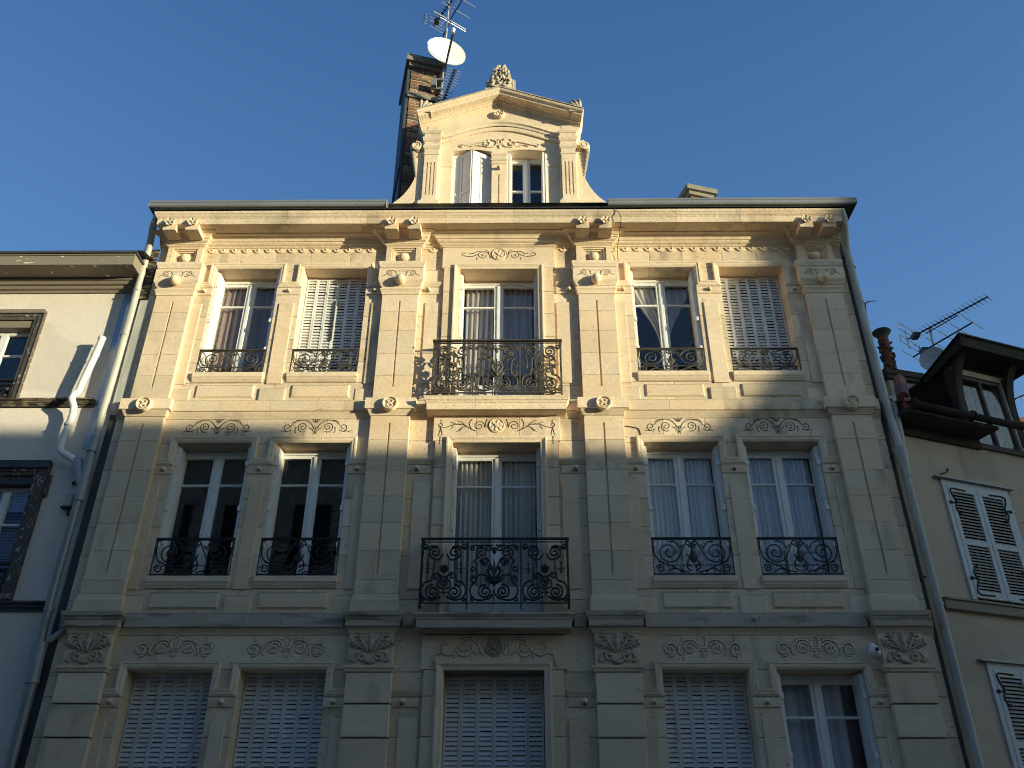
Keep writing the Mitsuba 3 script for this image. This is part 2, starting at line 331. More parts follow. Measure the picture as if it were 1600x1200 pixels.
for f, d in FL.items():
    z1 = {3: 10.80, 2: 7.71, 1: 4.55}[f]; z0 = {3: 7.90, 2: 4.73, 1: 0.0}[f]
    for (a, b) in EDGE:
        wide = b - a > 1
        zn = sbox(a, z0, b, d['open'] + .0 if wide else z1)
        zn = zn.difference(holes)
        if wide:   # lintel course cut by vertical joints, then the piers below it
            n = 5; xs = [a + (b - a) * k / n + rng.uniform(-.06, .06) for k in range(1, n)]
            blocks(sbox(a, d['open'], b, z1), (), 0, .35, 'lintel_block', [xs])
            ap = d['sill'] - .17
            blocks(sbox(a, max(z0, 0), b, ap), (.5, .95) if f == 1 else (), 0, .35, 'apron_block', [[WC[0] if a < 0 else WC[2], -3.38 if a < 0 else 3.38, WC[1] if a < 0 else WC[3]]])
            blocks(sbox(a, ap, b, d['open']).difference(holes), JO[f], 0, .35)
        else:
            blocks(zn, JO[f], 0, .35)
# flat pieces that lie on the wall: raised panels, stud blocks, aprons, sills
for f, d in FL.items():
    for s in (-1, 1):
        c = s * 3.385; hw = d['half']
        inner = [(c - .19, c + .19)]
        pier0, pier1 = (s * 4.105 + hw, s * 2.665 - hw) if s < 0 else (2.665 + hw, 4.105 - hw)
        P = [(pier0, pier1), (-4.8925, -4.105 - hw) if s < 0 else (4.105 + hw, 4.8925), (-2.665 + hw, -1.85) if s < 0 else (1.85, 2.665 - hw)]
        for k, (a, b) in enumerate(P):
            pl = part(W, 'stud_block', cbx(a + .002, b - .002, -.018, .0, d['stud'], d['sh'] - .006, .004), stone_pick())
            part(W, 'stud', lathe([(.001, .055), (.012, .053), (.026, .04), (.034, .02), (.036, 0)], ((a + b) / 2, -.018, (d['stud'] + d['sh']) / 2), 'y', 14), 'stone_0', 40)
            if k == 0: part(W, 'raised_panel', cbx(a + .085, b - .085, -.022, 0, d['pbot'], d['ptop'], .003), stone_pick())
            else:
                out = (a < b) and ((s < 0 and k == 1) or (s > 0 and k == 2))
                e0, e1 = (a, b - .12) if out else (a + .12, b)
                part(W, 'raised_panel', cbx(e0, e1, -.020, 0, d['pbot'], d['ptop'], .003), stone_pick())
            part(W, 'pier_foot', cbx(a + .001, b - .001, -.03 if k == 0 else -.015, 0, d['bot'] - .003, d['pbot'] - .08 if f > 1 else d['pbot'] - .3, .012), stone_pick())
        # label course that joins the hoods: one mitred moulding
        x = [(-4.8925, d['sh']), (-4.105 - hw, d['sh']), (-4.105 - hw, d['open']), (-4.105 + hw, d['open']), (-4.105 + hw, d['sh']), (-2.665 - hw, d['sh']), (-2.665 - hw, d['open']), (-2.665 + hw, d['open']), (-2.665 + hw, d['sh']), (-1.85, d['sh'])]
        if s > 0: x = [(-a, b) for a, b in x[::-1]]
        part(B, 'window_hood', sweep(x, [(0, -.0), (0, .014), (-.005, .02), (-.028, .036), (-.036, .038), (-.060, .040), (-.068, .050), (-.092, .050), (-.096, .044), (-.096, -.0)], 'face'), 'stone_1')
        for wc in (s * 4.105, s * 2.665):
            sl = d['sill']; a, b = wc - hw, wc + hw
            q = holder(B, 'window_sill')
            part(q, 'slab', cbx(a - .02, b + .02, -.05, .3, sl - .088, sl - .001, .008), 'stone_1')
            part(q, 'moulding', sweep([(a - .012, .03), (b + .012, .03)], [(0, sl - .16), (.045, sl - .16), (.05, sl - .14), (.06, sl - .125), (.066, sl - .1), (.07, sl - .088), (0, sl - .088)], 'plan'), 'stone_2')
            if f > 1:
                zt, zb = sl - .21, d['bot'] + .065
                part(q, 'apron_panel', cbx(a + .075, b - .075, -.026, .004, zb, zt, .026), stone_pick())
    # strips beside the middle bay
    for (a, b, o) in ((-1.275, -.925, 1), (.925, 1.275, -1)):
        part(W, 'stud_block', cbx(a + .002, b - .002, -.018, 0, d['stud'], d['sh'] - .006, .004), stone_pick())
        part(W, 'stud', lathe([(.001, .075), (.014, .072), (.032, .052), (.042, .025), (.044, 0)], ((a + b) / 2 - .03 * o, -.018, (d['stud'] + d['sh']) / 2), 'y', 14), 'stone_0', 40)
        part(W, 'strip_moulding', sweep([(a + .002, 0), (b - .002, 0)], [(0, d['sh']), (.02, d['sh']), (.028, d['sh'] + .02), (.045, d['sh'] + .05), (.05, d['sh'] + .08), (0, d['sh'] + .08)], 'plan'), 'stone_2')
        e0, e1 = (a + .11, b) if o > 0 else (a, b - .11)
        part(W, 'raised_panel', cbx(e0, e1, -.02, 0, d['pbot'], d['ptop'], .003), stone_pick())

# surround of the middle windows, with ears
for f, d in FL.items():
    S = holder(B, 'door_surround')
    hw, z0 = d['dhalf'], d['cbot'] - (.03 if f > 1 else 1.0)
    zone = Polygon([(-.888, z0), (-.888, d['cear']), (-.926, d['cear']), (-.926, d['ctop']), (.926, d['ctop']), (.926, d['cear']), (.888, d['cear']), (.888, z0), (hw, z0), (hw, d['copen']), (-hw, d['copen']), (-hw, z0)])
    blocks(zone, JO[f][:-1] + (d['cear'],), -.06, .35, 'block', [[-.3, .33]] if f < 3 else (), parent=S)
    part(S, 'moulding', sweep([(-hw, z0), (-hw, d['copen']), (hw, d['copen']), (hw, z0)], [(0, .058), (0, .065), (-.012, .07), (-.035, .075), (-.055, .088), (-.07, .098), (-.09, .098), (-.094, .058)], 'face'), 'stone_1')

# ------------------------------------------------------------------ pilasters
def shaft_piece(c, z0, z1, y, groove, hw=PH):
    pts = [(c - hw, .02), (c - hw, y + .004), (c - hw + .004, y)]
    if groove: pts += [(c - .014, y), (c - .010, y + .03), (c + .010, y + .03), (c + .014, y)]
    pts += [(c + hw - .004, y), (c + hw, y + .004), (c + hw, .02)]
    return plan_prism(Polygon(pts[::-1]), z0 + .0022, z1 - .0022)
def taper(c, z0, h0, y0, z1, h1, y1):
    v = []
    for z, h, y in ((z0, h0, y0), (z1, h1, y1)): v += [[c - h, .02, z], [c + h, .02, z], [c + h, y, z], [c - h, y, z]]
    f = [[0, 1, 2], [0, 2, 3], [4, 6, 5], [4, 7, 6]]
    for i in range(4):
        j = (i + 1) % 4; f += [[i, j, 4 + j], [i, 4 + j, 4 + i]]
    return tm(v, f)
def ring(c, hw, y, prof):
    "mouldings that go round three sides of a pilaster: profile (out, z)"
    return sweep([(c - hw, .03), (c - hw, y), (c + hw, y), (c + hw, .03)], prof, 'plan')
def scroll_lines(w, kind):
    "carved rinceaux, as lines in x, z for the right half (x > 0), centred on 0, about w wide"
    k = w / 1.05; L = []
    if kind == 'frieze2':
        L += [smooth_line([(.02, -.06), (.06, .02), (.14, .085), (.24, .09), (.33, .05), (.38, -.0)]), spiral(.195, -.02, .085, -PI / 2 - .5, 1.7, .16), spiral(.43, -.025, .07, PI + .6, 1.35, .2),
              smooth_line([(.10, -.03), (.05, -.06), (.02, -.11)]), smooth_line([(.44, -.095), (.49, -.085), (.53, -.10)]), smooth_line([(.30, -.02), (.31, -.08), (.29, -.12)]), smooth_line([(.25, .09), (.31, .085), (.36, .05)]),
              smooth_line([(.02, .06), (.05, .10), (.08, .12)]), smooth_line([(.0, .05), (.015, .10), (.0, .14)]), smooth_line([(.05, -.02), (.0, -.03), (.01, -.12), (.03, -.14)])]
    elif kind == 'frieze1':
        L += [smooth_line([(.05, -.01), (.08, .06), (.15, .09), (.24, .075), (.3, .02), (.31, -.01)]), spiral(.17, -.02, .085, PI * .9, -1.2, .35), spiral(.43, -.03, .085, PI * .75, -1.4, .2), smooth_line([(.29, .0), (.35, .0), (.37, .03)]),
              smooth_line([(.31, .0), (.32, -.07), (.28, -.1)]), smooth_line([(.37, -.03), (.39, -.1), (.45, -.115)]), smooth_line([(.06, -.015), (0, -.015)]), smooth_line([(.06, -.045), (0, -.045)]), smooth_line([(.035, -.0), (.05, .08), (.03, .125), (0, .14)]), smooth_line([(.0, -.06), (.02, -.1), (0, -.13)]), smooth_line([(.15, -.01), (.19, .02), (.2, -.03)])]
    elif kind == 'door3':
        L += [spiral(0, 0, .128, 0, .5, 1.0), smooth_line([(.13, -.08), (.17, .02), (.24, .06), (.31, .04), (.33, -.03), (.27, -.075), (.22, -.05), (.21, -.01)]), smooth_line([(.25, -.02), (.28, 0), (.27, -.05)]), smooth_line([(.16, 0), (.17, .06), (.22, .1)]),
              smooth_line([(.30, .07), (.38, .05), (.42, .02)]), smooth_line([(.34, .0), (.45, -.04), (.55, -.03), (.61, .0), (.58, .035), (.54, .02)]), smooth_line([(.41, .02), (.46, .025), (.49, .01)]), smooth_line([(.36, -.06), (.365, -.11)])]
    elif kind == 'door2':
        L += [spiral(0, 0, .122, 0, .5, 1.0), spiral(.255, -.005, .085, PI * 1.1, -1.5, .2), smooth_line([(.14, .11), (.16, .04), (.15, -.03)]), smooth_line([(.36, .11), (.40, .03), (.36, -.06), (.30, -.09)]), smooth_line([(.30, -.09), (.42, -.03), (.52, .06), (.58, .08)]), smooth_line([(.40, -.04), (.50, .02), (.58, .03)]),
              smooth_line([(.44, -.01), (.50, -.03), (.58, -.1)]), smooth_line([(.50, -.03), (.54, -.09)]), smooth_line([(.52, .02), (.62, .02), (.70, -.01), (.76, -.03), (.83, -.035)]), smooth_line([(.60, .03), (.68, .06)]), smooth_line([(.63, .0), (.67, -.06)]),
              spiral(.815, .01, .035, -PI / 2, 1.1, .5), smooth_line([(.815, -.03), (.80, -.10), (.79, -.16)]), smooth_line([(.815, -.03), (.83, -.10), (.845, -.16)]), smooth_line([(.818, -.17), (.818, -.3)]), smooth_line([(.82, .04), (.81, .07), (.83, .1)])]
    elif kind == 'door1':
        L += [spiral(0, 0, .122, 0, .5, 1.0), smooth_line([(.13, -.1), (.15, .0), (.13, .1)]), smooth_line([(.15, -.08), (.22, .06), (.32, .11), (.42, .07), (.47, -.02), (.42, -.1), (.34, -.1), (.29, -.03)]), spiral(.385, -.0, .05, 0, 1.0, .9), smooth_line([(.2, -.09), (.26, -.04), (.28, .02)]), smooth_line([(.47, -.02), (.56, -.09), (.64, -.08), (.67, -.0), (.63, .06), (.58, .03)]),
              smooth_line([(.66, -.06), (.74, -.08), (.78, -.13), (.75, -.17)]), smooth_line([(.75, -.17), (.73, -.22), (.75, -.28)]), smooth_line([(.78, -.18), (.80, -.24)]), smooth_line([(.5, -.04), (.51, -.1), (.49, -.13)]), smooth_line([(.18, .1), (.2, .02)])]
    elif kind == 'capital':
        L += [smooth_line([(.075, -.05), (.09, .015), (.13, .05), (.18, .055)]), spiral(.185, .0, .055, PI / 2, -1.6, .2), smooth_line([(.09, .0), (.07, .05)]), smooth_line([(.24, -.02), (.27, -.045), (.30, -.05)]), smooth_line([(.02, .035), (.04, .045)]), smooth_line([(.12, -.05), (.15, -.058), (.185, -.055)])]
    return [a * [k if w else 1, 1] for a in L]
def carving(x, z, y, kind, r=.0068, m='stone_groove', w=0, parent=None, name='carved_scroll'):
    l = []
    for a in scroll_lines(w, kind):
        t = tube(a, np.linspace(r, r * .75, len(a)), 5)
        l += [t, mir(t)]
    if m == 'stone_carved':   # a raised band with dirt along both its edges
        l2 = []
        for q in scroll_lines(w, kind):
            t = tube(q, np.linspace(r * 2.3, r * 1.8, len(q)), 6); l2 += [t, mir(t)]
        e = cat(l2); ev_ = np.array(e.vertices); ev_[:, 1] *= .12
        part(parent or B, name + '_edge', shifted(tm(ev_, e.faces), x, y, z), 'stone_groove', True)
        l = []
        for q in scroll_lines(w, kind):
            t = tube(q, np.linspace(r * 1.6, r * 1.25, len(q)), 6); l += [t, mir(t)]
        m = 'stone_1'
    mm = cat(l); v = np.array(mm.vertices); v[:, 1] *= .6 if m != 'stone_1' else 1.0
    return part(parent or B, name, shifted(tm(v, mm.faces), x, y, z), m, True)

def acanthus(c, z, y):
    l = [leaf(0, -.05, PI / 2, .25, .06, y - .014, .03, 2)]
    for s in (-1, 1):
        for a, L, w, x0, z0 in ((57, .27, .034, .02, -.06), (24, .24, .034, .05, -.02)):
            t = math.radians(a if s > 0 else 180 - a)
            l.append(leaf(s * x0, z0, t, L, w, y - .012, .028, 2))
            for k in (.5, .78, 1.02):
                for e in (-.65, .65): l.append(leaf(s * x0 + math.cos(t) * L * k * .9, z0 + math.sin(t) * L * k * .9, t + e * 1.4, L * .25, w * .75, y - .014, .02))
        l.append(shifted(tube(spiral(s * .10, -.1, .06, PI / 2, -1.2 * s, .3), .02, 6), 0, y - .008, 0))
        l.append(shifted(tube(smooth_line([(s * .12, -.04), (s * .19, -.06), (s * .22, -.12), (s * .19, -.15)]), .016, 6), 0, y - .006, 0))
        l.append(leaf(s * .17, -.16, math.radians(90 - 75 * s), .09, .05, y - .01, .02))
        l.append(shifted(tube(smooth_line([(s * .05, .0), (s * .14, .07), (s * .2, .055), (s * .22, .02)]), .014, 6), 0, y - .012, 0))
    l += [blob((0, y - .015, .15), (.035, .03, .05)), blob((0, y - .02, .07), (.035, .03, .06)), blob((0, y - .02, -.17), (.055, .03, .03)), blob((.045, y - .02, -.16), (.03, .025, .022)), blob((-.045, y - .02, -.16), (.03, .025, .022))]
    return shifted(cat(l), c, 0, z)
def medallion(c, y, z, r=.112):
    l = [lathe([(r * .8, 0.0), (r, .0), (r * 1.0, .055), (r * .93, .075), (r * .8, .07), (r * .74, .045), (.001, .04)], (c, y, z), 'y', 28)]
    l.append(shifted(tube(np.vstack([spiral(0, .03, .04, -PI / 2, 1.1, .45)[::-1], spiral(0, -.035, .042, PI / 2, 1.1, .45)]), .014, 6), c, y - .05, z))
    for a in (.6, 2.4, 3.9, 5.4): l.append(leaf(c + .03 * math.cos(a), z + .03 * math.sin(a), a, .05, .028, y - .05, .018))
    return cat(l)
for f, d in FL.items():
    for i, c in enumerate(PIL):
        p = holder(B, 'pilaster')
        if f == 3:
            zs = [7.88, 8.106, 8.305, 8.69, 9.105, 9.47, 9.68, 9.80]
            zc = [7.885, 8.305, 8.69, 9.105, 9.47, 9.80]
            for a, b in zip(zc[:-1], zc[1:]):
                # the groove stops short of both ends
                lo, hi = max(a, 8.106), min(b, 9.68); ms = []
                if a < 8.106: ms.append(shaft_piece(c, a, 8.106 + .0044, -.1, False))
                ms.append(shaft_piece(c, lo, hi, -.1, True))
                if b > 9.68: ms.append(shaft_piece(c, 9.68 - .0044, b, -.1, False))
                part(p, 'shaft_block', cat(ms), stone_pick())
            part(p, 'capital', cat(ring(c, PH, -.1, [(0, 9.80), (.012, 9.80), (.016, 9.84), (.03, 9.875), (.04, 9.885), (.04, 9.90), (.018, 9.905), (.018, 9.945), (.03, 9.95), (.045, 9.99), (.072, 10.042), (.072, 10.272), (.05, 10.275), (.05, 10.29), (.066, 10.30), (.072, 10.33), (.085, 10.36), (.085, 10.41), (.06, 10.418), (0, 10.418)]), bx(c - PH - .001, c + PH + .001, -.101, .02, 9.8, 10.417)), 'stone_1')
            part(p, 'capital_egg', blob((c, -.2, 10.03), (.078, .095, .083), 3), 'stone_1', True)
            carving(c, 10.175, -.173, 'capital', .006, parent=p)
            zz = 10.42
            part(p, 'attic_block', cat(prism(sbox(c - PH, zz, c + PH, 10.81).difference(sbox(c - .2, 10.455, c + .2, 10.745)), -.1, .02), prism(sbox(c - .2, 10.455, c + .2, 10.745).difference(sbox(c - .165, 10.48, c + .165, 10.72)), -.082, .0), prism(sbox(c - .165, 10.48, c + .165, 10.72).difference(sbox(c - .13, 10.505, c + .13, 10.695)), -.06, 0), bx(c - .13, c + .13, -.03, 0, 10.505, 10.695)), stone_pick())
            part(p, 'attic_boss', blob((c, -.045, 10.59), (.088, .075, .085), 3), 'stone_1', True)
        elif f == 2:
            zc = [4.975, 5.158, 5.56, 5.955, 6.348, 6.738, 7.22, 7.61]
            for a, b in zip(zc[:-1], zc[1:]):
                ms = []; lo, hi = max(a, 5.234), min(b, 7.495)
                if b < 5.234: ms = [shaft_piece(c, a, b, -.1, False)]
                else:
                    if a < 5.234: ms.append(shaft_piece(c, a, 5.234 + .0044, -.1, False))
                    ms.append(shaft_piece(c, lo, hi, -.1, True))
                    if b > 7.495: ms.append(shaft_piece(c, 7.495 - .0044, b, -.1, False))
                part(p, 'shaft_block', cat(ms), stone_pick())
            part(p, 'base', cat(taper(c, 4.88, PH + .028, -.128, 4.973, PH, -.1), taper(c, 4.70, PH + .03, -.13, 4.878, PH + .028, -.128)), 'stone_2')
        else:
            part(p, 'panel_block', shaft_piece(c, 4.06, 4.47, -.1, False), stone_pick())
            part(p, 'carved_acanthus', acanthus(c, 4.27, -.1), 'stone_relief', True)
            part(p, 'band', ring(c, PH, -.1, [(0, 3.985), (.015, 3.985), (.018, 4.005), (.035, 4.02), (.045, 4.035), (.045, 4.055), (0, 4.06)]), 'stone_1')
            zc = [3.985, 3.604, 3.213, 2.82, 2.43, 2.04, 1.65, 1.26, .87, .48, .1]
            for a, b in zip(zc[:-1], zc[1:]):
                part(p, 'rusticated_block', cbx(c - PH, c + PH, -.1, .02, b + .008, a - .008, .007), stone_pick())

# ------------------------------------------------------------------ string courses, slabs, main cornice
def breaks(y_wall, y_pil, y_mid, hp, hm, x0=-5.64, x1=5.64):
    "plan path along the front that steps forward over pilasters and the middle bay"
    p = [(x0, y_wall)]
    for c in PIL:
        if c > 0 and not any(q[1] == y_mid for q in p): p += [(-hm, y_wall), (-hm, y_mid), (hm, y_mid), (hm, y_wall)]
        p += [(c - hp, y_wall), (c - hp, y_pil), (c + hp, y_pil), (c + hp, y_wall)]
    return p + [(x1, y_wall)]
for name, z0, z1, zbed in (('upper', 7.715, 7.905, 7.612), ('lower', 4.546, 4.735, 4.461)):
    S = holder(B, 'string_course')
    m = 'stone_weathered'
    prof = [(-.06, z0), (.07, z0), (.074, z0 + .006), (.074, z1 - .02), (.06, z1 - .004), (-.06, z1 + .012)]
    for a, b in ((-5.64, -5.55), (-4.80, -1.95), (-1.19, -1.03), (1.03, 1.19), (1.95, 4.80), (5.55, 5.64)):
        n = 4 if b - a > 1 else 1
        cuts = [a] + [a + (b - a) * k / n + rng.uniform(-.15, .15) for k in range(1, n)] + [b]
        for q, w in zip(cuts[:-1], cuts[1:]):
            part(S, 'fascia_stone', sweep([(q + .002, 0), (w - .002, 0)], prof, 'plan'), rng.choice(('stone_2', 'stone_3')) if name == 'upper' else 'stone_weathered')
    bed = breaks(0, -.1, -.06, PH, .926)
    part(S, 'bed_moulding', sweep(bed, [(-.01, zbed), (.012, zbed), (.016, zbed + .02), (.03, zbed + .045), (.05, zbed + .085), (.052, z0 - .002), (-.01, z0 - .002)], 'plan'), 'stone_2')
    for c in PIL:
        if name == 'upper':
            part(S, 'pilaster_stone', ring(c, .372, -.17, [(-.1, z0 - .012), (0, z0 - .012), (.003, z0 - .008), (.003, z1 - .035), (0, z1 - .025), (-.1, z1 - .02)]), 'stone_1')
            part(S, 'pilaster_stone', cat(bx(c - .30, c + .30, -.15, -.0, z0 - .012, z1 - .022)), 'stone_1')
            part(S, 'medallion', medallion(c, -.172, 7.76), 'stone_1', 40)
        else:
            part(S, 'pilaster_stone', cat(ring(c, .345, -.175, [(-.1, z0 - .012), (0, z0 - .012), (.003, z0 - .008), (.003, 4.615), (.012, 4.622), (.02, 4.65), (.04, 4.665), (.045, 4.69), (.05, 4.705), (.05, 4.72), (-.1, 4.725)]), bx(c - .3, c + .3, -.14, 0, z0 - .012, 4.722)), m)
    zt = FL[3 if name == 'upper' else 2]['cbot']; zs = z0 - (.09 if name == 'upper' else .062)
    sl = holder(B, 'balcony_slab')
    ym, hm = (-.27, 1.012) if name == 'upper' else (-.27, .985)
    cut = (-hm, -.3 if name == 'upper' else .02, .62 if name == 'upper' else .3, hm)
    pr = [(-.2, zs), (0, zs), (.004, zs + .006), (.004, zs + .1), (.014, zs + .108), (.022, zs + .135), (.036, zs + .145), (.046, zs + .185), (.05, zt - .012), (.045, zt), (-.2, zt)]
    xs = cut
    for k in range(3):
        a, b = xs[k] + (.0015 if k else 0), xs[k + 1] - (.0015 if k < 2 else 0)
        path = ([(a, .02), (a, ym)] if k == 0 else [(a, ym)]) + ([(b, ym), (b, .02)] if k == 2 else [(b, ym)])
        part(sl, 'slab_stone', sweep(path, pr, 'plan'), 'stone_1' if name == 'upper' else 'stone_weathered')
    part(sl, 'slab_core', bx(-hm + .1, hm - .1, ym + .1, .5, zs + .004, zt - .002), 'stone_2')

K = holder(B, 'main_cornice')
def bedpath(a, b, y):
    return [(a, y), (b, y)]
bedprof = [(-.02, 10.785), (.018, 10.785), (.022, 10.80), (.045, 10.812), (.05, 10.83), (.078, 10.845), (.094, 10.868), (.094, 10.884), (.112, 10.888), (.116, 10.90), (.128, 10.925), (.165, 10.95), (.22, 10.96), (.22, 10.968), (-.02, 10.968)]
p = [(-5.64, 0)]
for c in PIL[:2]: p += [(c - PH, 0), (c - PH, -.1), (c + PH, -.1), (c + PH, 0)]
p += [(-.926, 0), (-.926, -.06), (.926, -.06), (.926, 0)]
for c in PIL[2:]: p += [(c - PH, 0), (c - PH, -.1), (c + PH, -.1), (c + PH, 0)]
part(K, 'bed_moulding', sweep(p + [(5.64, 0)], bedprof, 'plan'), 'stone_1')
corprof = [(-.55, 10.972), (0, 10.972), (.004, 10.978), (.004, 11.085), (.012, 11.09), (.014, 11.1), (.03, 11.115), (.045, 11.15), (.055, 11.158), (.055, 11.205), (-.55, 11.235)]
xs = [-5.58, -4.72, -3.45, -2.25, -.86, .25, 1.62, 2.9, 3.95, 4.75, 5.58]
for k, (a, b) in enumerate(zip(xs[:-1], xs[1:])):
    y = -.45; a2, b2 = a + (.0015 if k else 0), b - (.0015 if k < len(xs) - 2 else 0)
    path = ([(a, .3)] if k == 0 else []) + [(a2, y), (b2, y)] + ([(b, .3)] if k == len(xs) - 2 else [])
    part(K, 'corona_stone', sweep(path, corprof, 'plan'), stone_pick())
part(K, 'drip_edge', bx(-5.66, 5.66, -.515, .3, 11.236, 11.252), 'slate_dark')
def flower(c, y, z, r=.08):
    l = [blob((0, -.02, 0), (.02, .025, .02), 2), lathe([(.034, .02), (.04, -.01), (.001, -.012)], (0, 0, 0), 'y', 12)]
    for k in range(5):
        a = PI / 2 + k * 2 * PI / 5 + .3
        q = blob((0, 0, 0), (r * .42, .016, r * .40), 2); v = np.array(q.vertices)
        v[:, 1] -= .035 * (v[:, 2] / (r * .4)) ** 2 + .03 * np.clip(v[:, 0] / (r * .42), 0, 1) ** 2   # a cupped petal, its rim turned up
        v[:, 0] += r * .58; ca, sa = math.cos(a), math.sin(a)
        l.append(tm(np.stack([v[:, 0] * ca - v[:, 2] * sa, v[:, 1], v[:, 0] * sa + v[:, 2] * ca], 1), q.faces))
    return shifted(cat(l), c, y, z)
for c in PIL:
    for o in (-.175, .195) if c < 0 else (-.195, .175):
        x = c + o
        md = holder(B, 'modillion')
        part(md, 'block', cat(sweep([(x - .105, -.205), (x - .105, -.462), (x + .105, -.462), (x + .105, -.205)], [(-.06, 10.852), (0, 10.852), (.0, 10.966), (-.06, 10.97)], 'plan'), bx(x - .1, x + .1, -.455, -.2, 10.853, 10.966)), stone_pick())
        part(md, 'flower', flower(x, -.485, 10.985), 'stone_1', 50)
        part(md, 'flower_cap', bx(x - .06, x + .06, -.472, -.452, 10.972, 11.05), 'stone_1')

# scale ornaments in the frieze
def scale_mesh(x, z):
    a = np.linspace(PI, 2 * PI, 13); o = [(x + .07 * math.cos(t), z + .064 * math.sin(t)) for t in a]
    m = prism(Polygon(o + [(x + .07, z + .004), (x - .07, z + .004)]), -.018, .0)
    dr_ = tm([[x - .026, -.018, z + .003], [x + .026, -.018, z + .003], [x, -.018, z - .038], [x, -.045, z - .004]], [[0, 1, 3], [1, 2, 3], [2, 0, 3], [0, 2, 1]])
    return cat(m, dr_)
FR = holder(B, 'frieze')
for s in (-1, 1):
    for k in range(16):
        x = s * (4.763 - .1895 * k)
        if 1.9 < abs(x) < 4.83: part(FR, 'scale', scale_mesh(x, 10.79), 'stone_1')
    part(FR, 'scale', scale_mesh(s * 1.08, 10.79), 'stone_1')
# carved rinceaux over the windows
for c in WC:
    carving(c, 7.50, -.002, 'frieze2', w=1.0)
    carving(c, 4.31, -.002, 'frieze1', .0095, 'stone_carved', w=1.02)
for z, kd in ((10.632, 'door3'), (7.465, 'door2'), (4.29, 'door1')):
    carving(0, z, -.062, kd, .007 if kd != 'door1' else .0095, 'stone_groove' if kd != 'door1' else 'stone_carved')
    l = [lathe([(.118, 0), (.118, .012), (.105, .02), (.095, .008), (.03, .005), (.028, .03), (.001, .035)], (0, -.06, z), 'y', 26)]
    for k in range(6):
        a = k * PI / 3 + .3; l.append(leaf(.028 * math.cos(a), z + .028 * math.sin(a), a, .07, .05, -.066, .016))
    part(B, 'carved_rosette', cat(l), 'stone_carved' if kd == 'door1' else 'stone_1', 40)

# ------------------------------------------------------------------ windows
def window(c, hw, zb, zt, gtop, barz, y=.28, name='window', label=None, panes=True, mw=.073, low=None):
    w = holder(B, name, label)
    st = .055
    fr = [bx(c - hw, c - hw + st, y, y + .05, zb, zt), bx(c + hw - st, c + hw, y, y + .05, zb, zt), bx(c - hw + st, c + hw - st, y, y + .05, gtop, zt), bx(c - hw + st, c + hw - st, y, y + .05, zb, zb + .09),
          bx(c - hw, c + hw, y - .022, y, gtop + .055, gtop + .075)]
    part(w, 'frame', cat(fr), 'white_paint')
    part(w, 'meeting_stile', cat(bx(c - mw, c + mw, y - .006, y + .05, zb + .09, gtop), cbx(c - mw * .42, c + mw * .42, y - .026, y - .006, zb + .09, gtop + .03, .008)), 'white_paint')
    for s in (-1, 1):
        a, b = (c - hw + st, c - mw) if s < 0 else (c + mw, c + hw - st)
        part(w, 'glazing_bar', cbx(a, b, y - .004, y + .04, barz - .016, barz + .016, .006), 'white_paint')
        part(w, 'pane', bx(a - .004, b + .004, y + .02, y + .0201, barz + .014, gtop + .004) if 0 else tm([[a - .004, y + .02, barz], [b + .004, y + .02, barz], [b + .004, y + .02, gtop + .004], [a - .004, y + .02, gtop + .004]], [[0, 1, 2], [0, 2, 3]]), 'glass')
        lo = zb + .09 if low is None else low
        if low is not None: part(w, 'panel', cbx(a, b, y + .005, y + .045, zb + .09, low, .01), 'white_paint')
        part(w, 'pane', tm([[a - .004, y + .02, lo - .004], [b + .004, y + .02, lo - .004], [b + .004, y + .02, barz], [a - .004, y + .02, barz]], [[0, 1, 2], [0, 2, 3]]), 'glass')
    return w
def room(c, hw, zb, zt, m='room_dark', y0=.345, dep=2.2):
    a, b, z0, z1, y1 = c - hw - .35, c + hw + .35, zb - .25, zt + .15, y0 + dep
    part(B, 'interior', cat(bx(a, b, y1, y1 + .03, z0, z1), bx(a - .03, a, y0, y1, z0, z1), bx(b, b + .03, y0, y1, z0, z1), bx(a, b, y0, y1, z1, z1 + .03), bx(a, b, y0, y1, z0 - .03, z0)), m)
def folded(c, hw, zb, zt, y0=.03, y1=.27, m='shutter_white'):
    "shutter leaves folded against both jambs"
    for s in (-1, 1):
        x = c + s * hw
        l = []
        for k in range(3):
            a, b = sorted((x - s * (.004 + k * .016), x - s * (.017 + k * .016)))
            l.append(bx(a, b, y0 + .01 * k, y1 - .008 * (2 - k), zb + .02, zt - .03))
        part(B, 'folded_shutter', cat(l), m)
        for z in (zb + .45, (zb + zt) / 2, zt - .3):
            part(B, 'shutter_hinge', bx(*sorted((x - s * .005, x - s * .052)), y0 - .018, y0 + .012, z - .035, z + .035), m)
def pleats(x0, x1, z0, z1, y, waves, amp, taperz=None, seed=0):
    r = random.Random(seed); nx, nz = max(24, waves * 8), 14
    ph = [r.uniform(.6, 1.4) for _ in range(waves + 2)]
    V = []
    for j in range(nz + 1):
        t = j / nz; z = z1 + (z0 - z1) * t
        for i in range(nx + 1):
            u = i / nx; a = u * waves
            k = int(a); q = ph[k] * (1 - (a - k)) + ph[k + 1] * (a - k)
            x = x0 + (x1 - x0) * u
            if taperz: x = taperz(u, t)
            V.append([x, y + amp * q * math.sin(2 * PI * a + .35 * math.sin(3 * t + k)) * (.55 + .45 * t), z])
    F = []
    for j in range(nz):
        for i in range(nx):
            a = j * (nx + 1) + i; F += [[a, a + 1, a + nx + 2], [a, a + nx + 2, a + nx + 1]]
    return tm(V, F)
def curtain(mesh, m, label, group='curtains behind the windows'): return single('curtain', mesh, m, label, 'curtain', True, group)

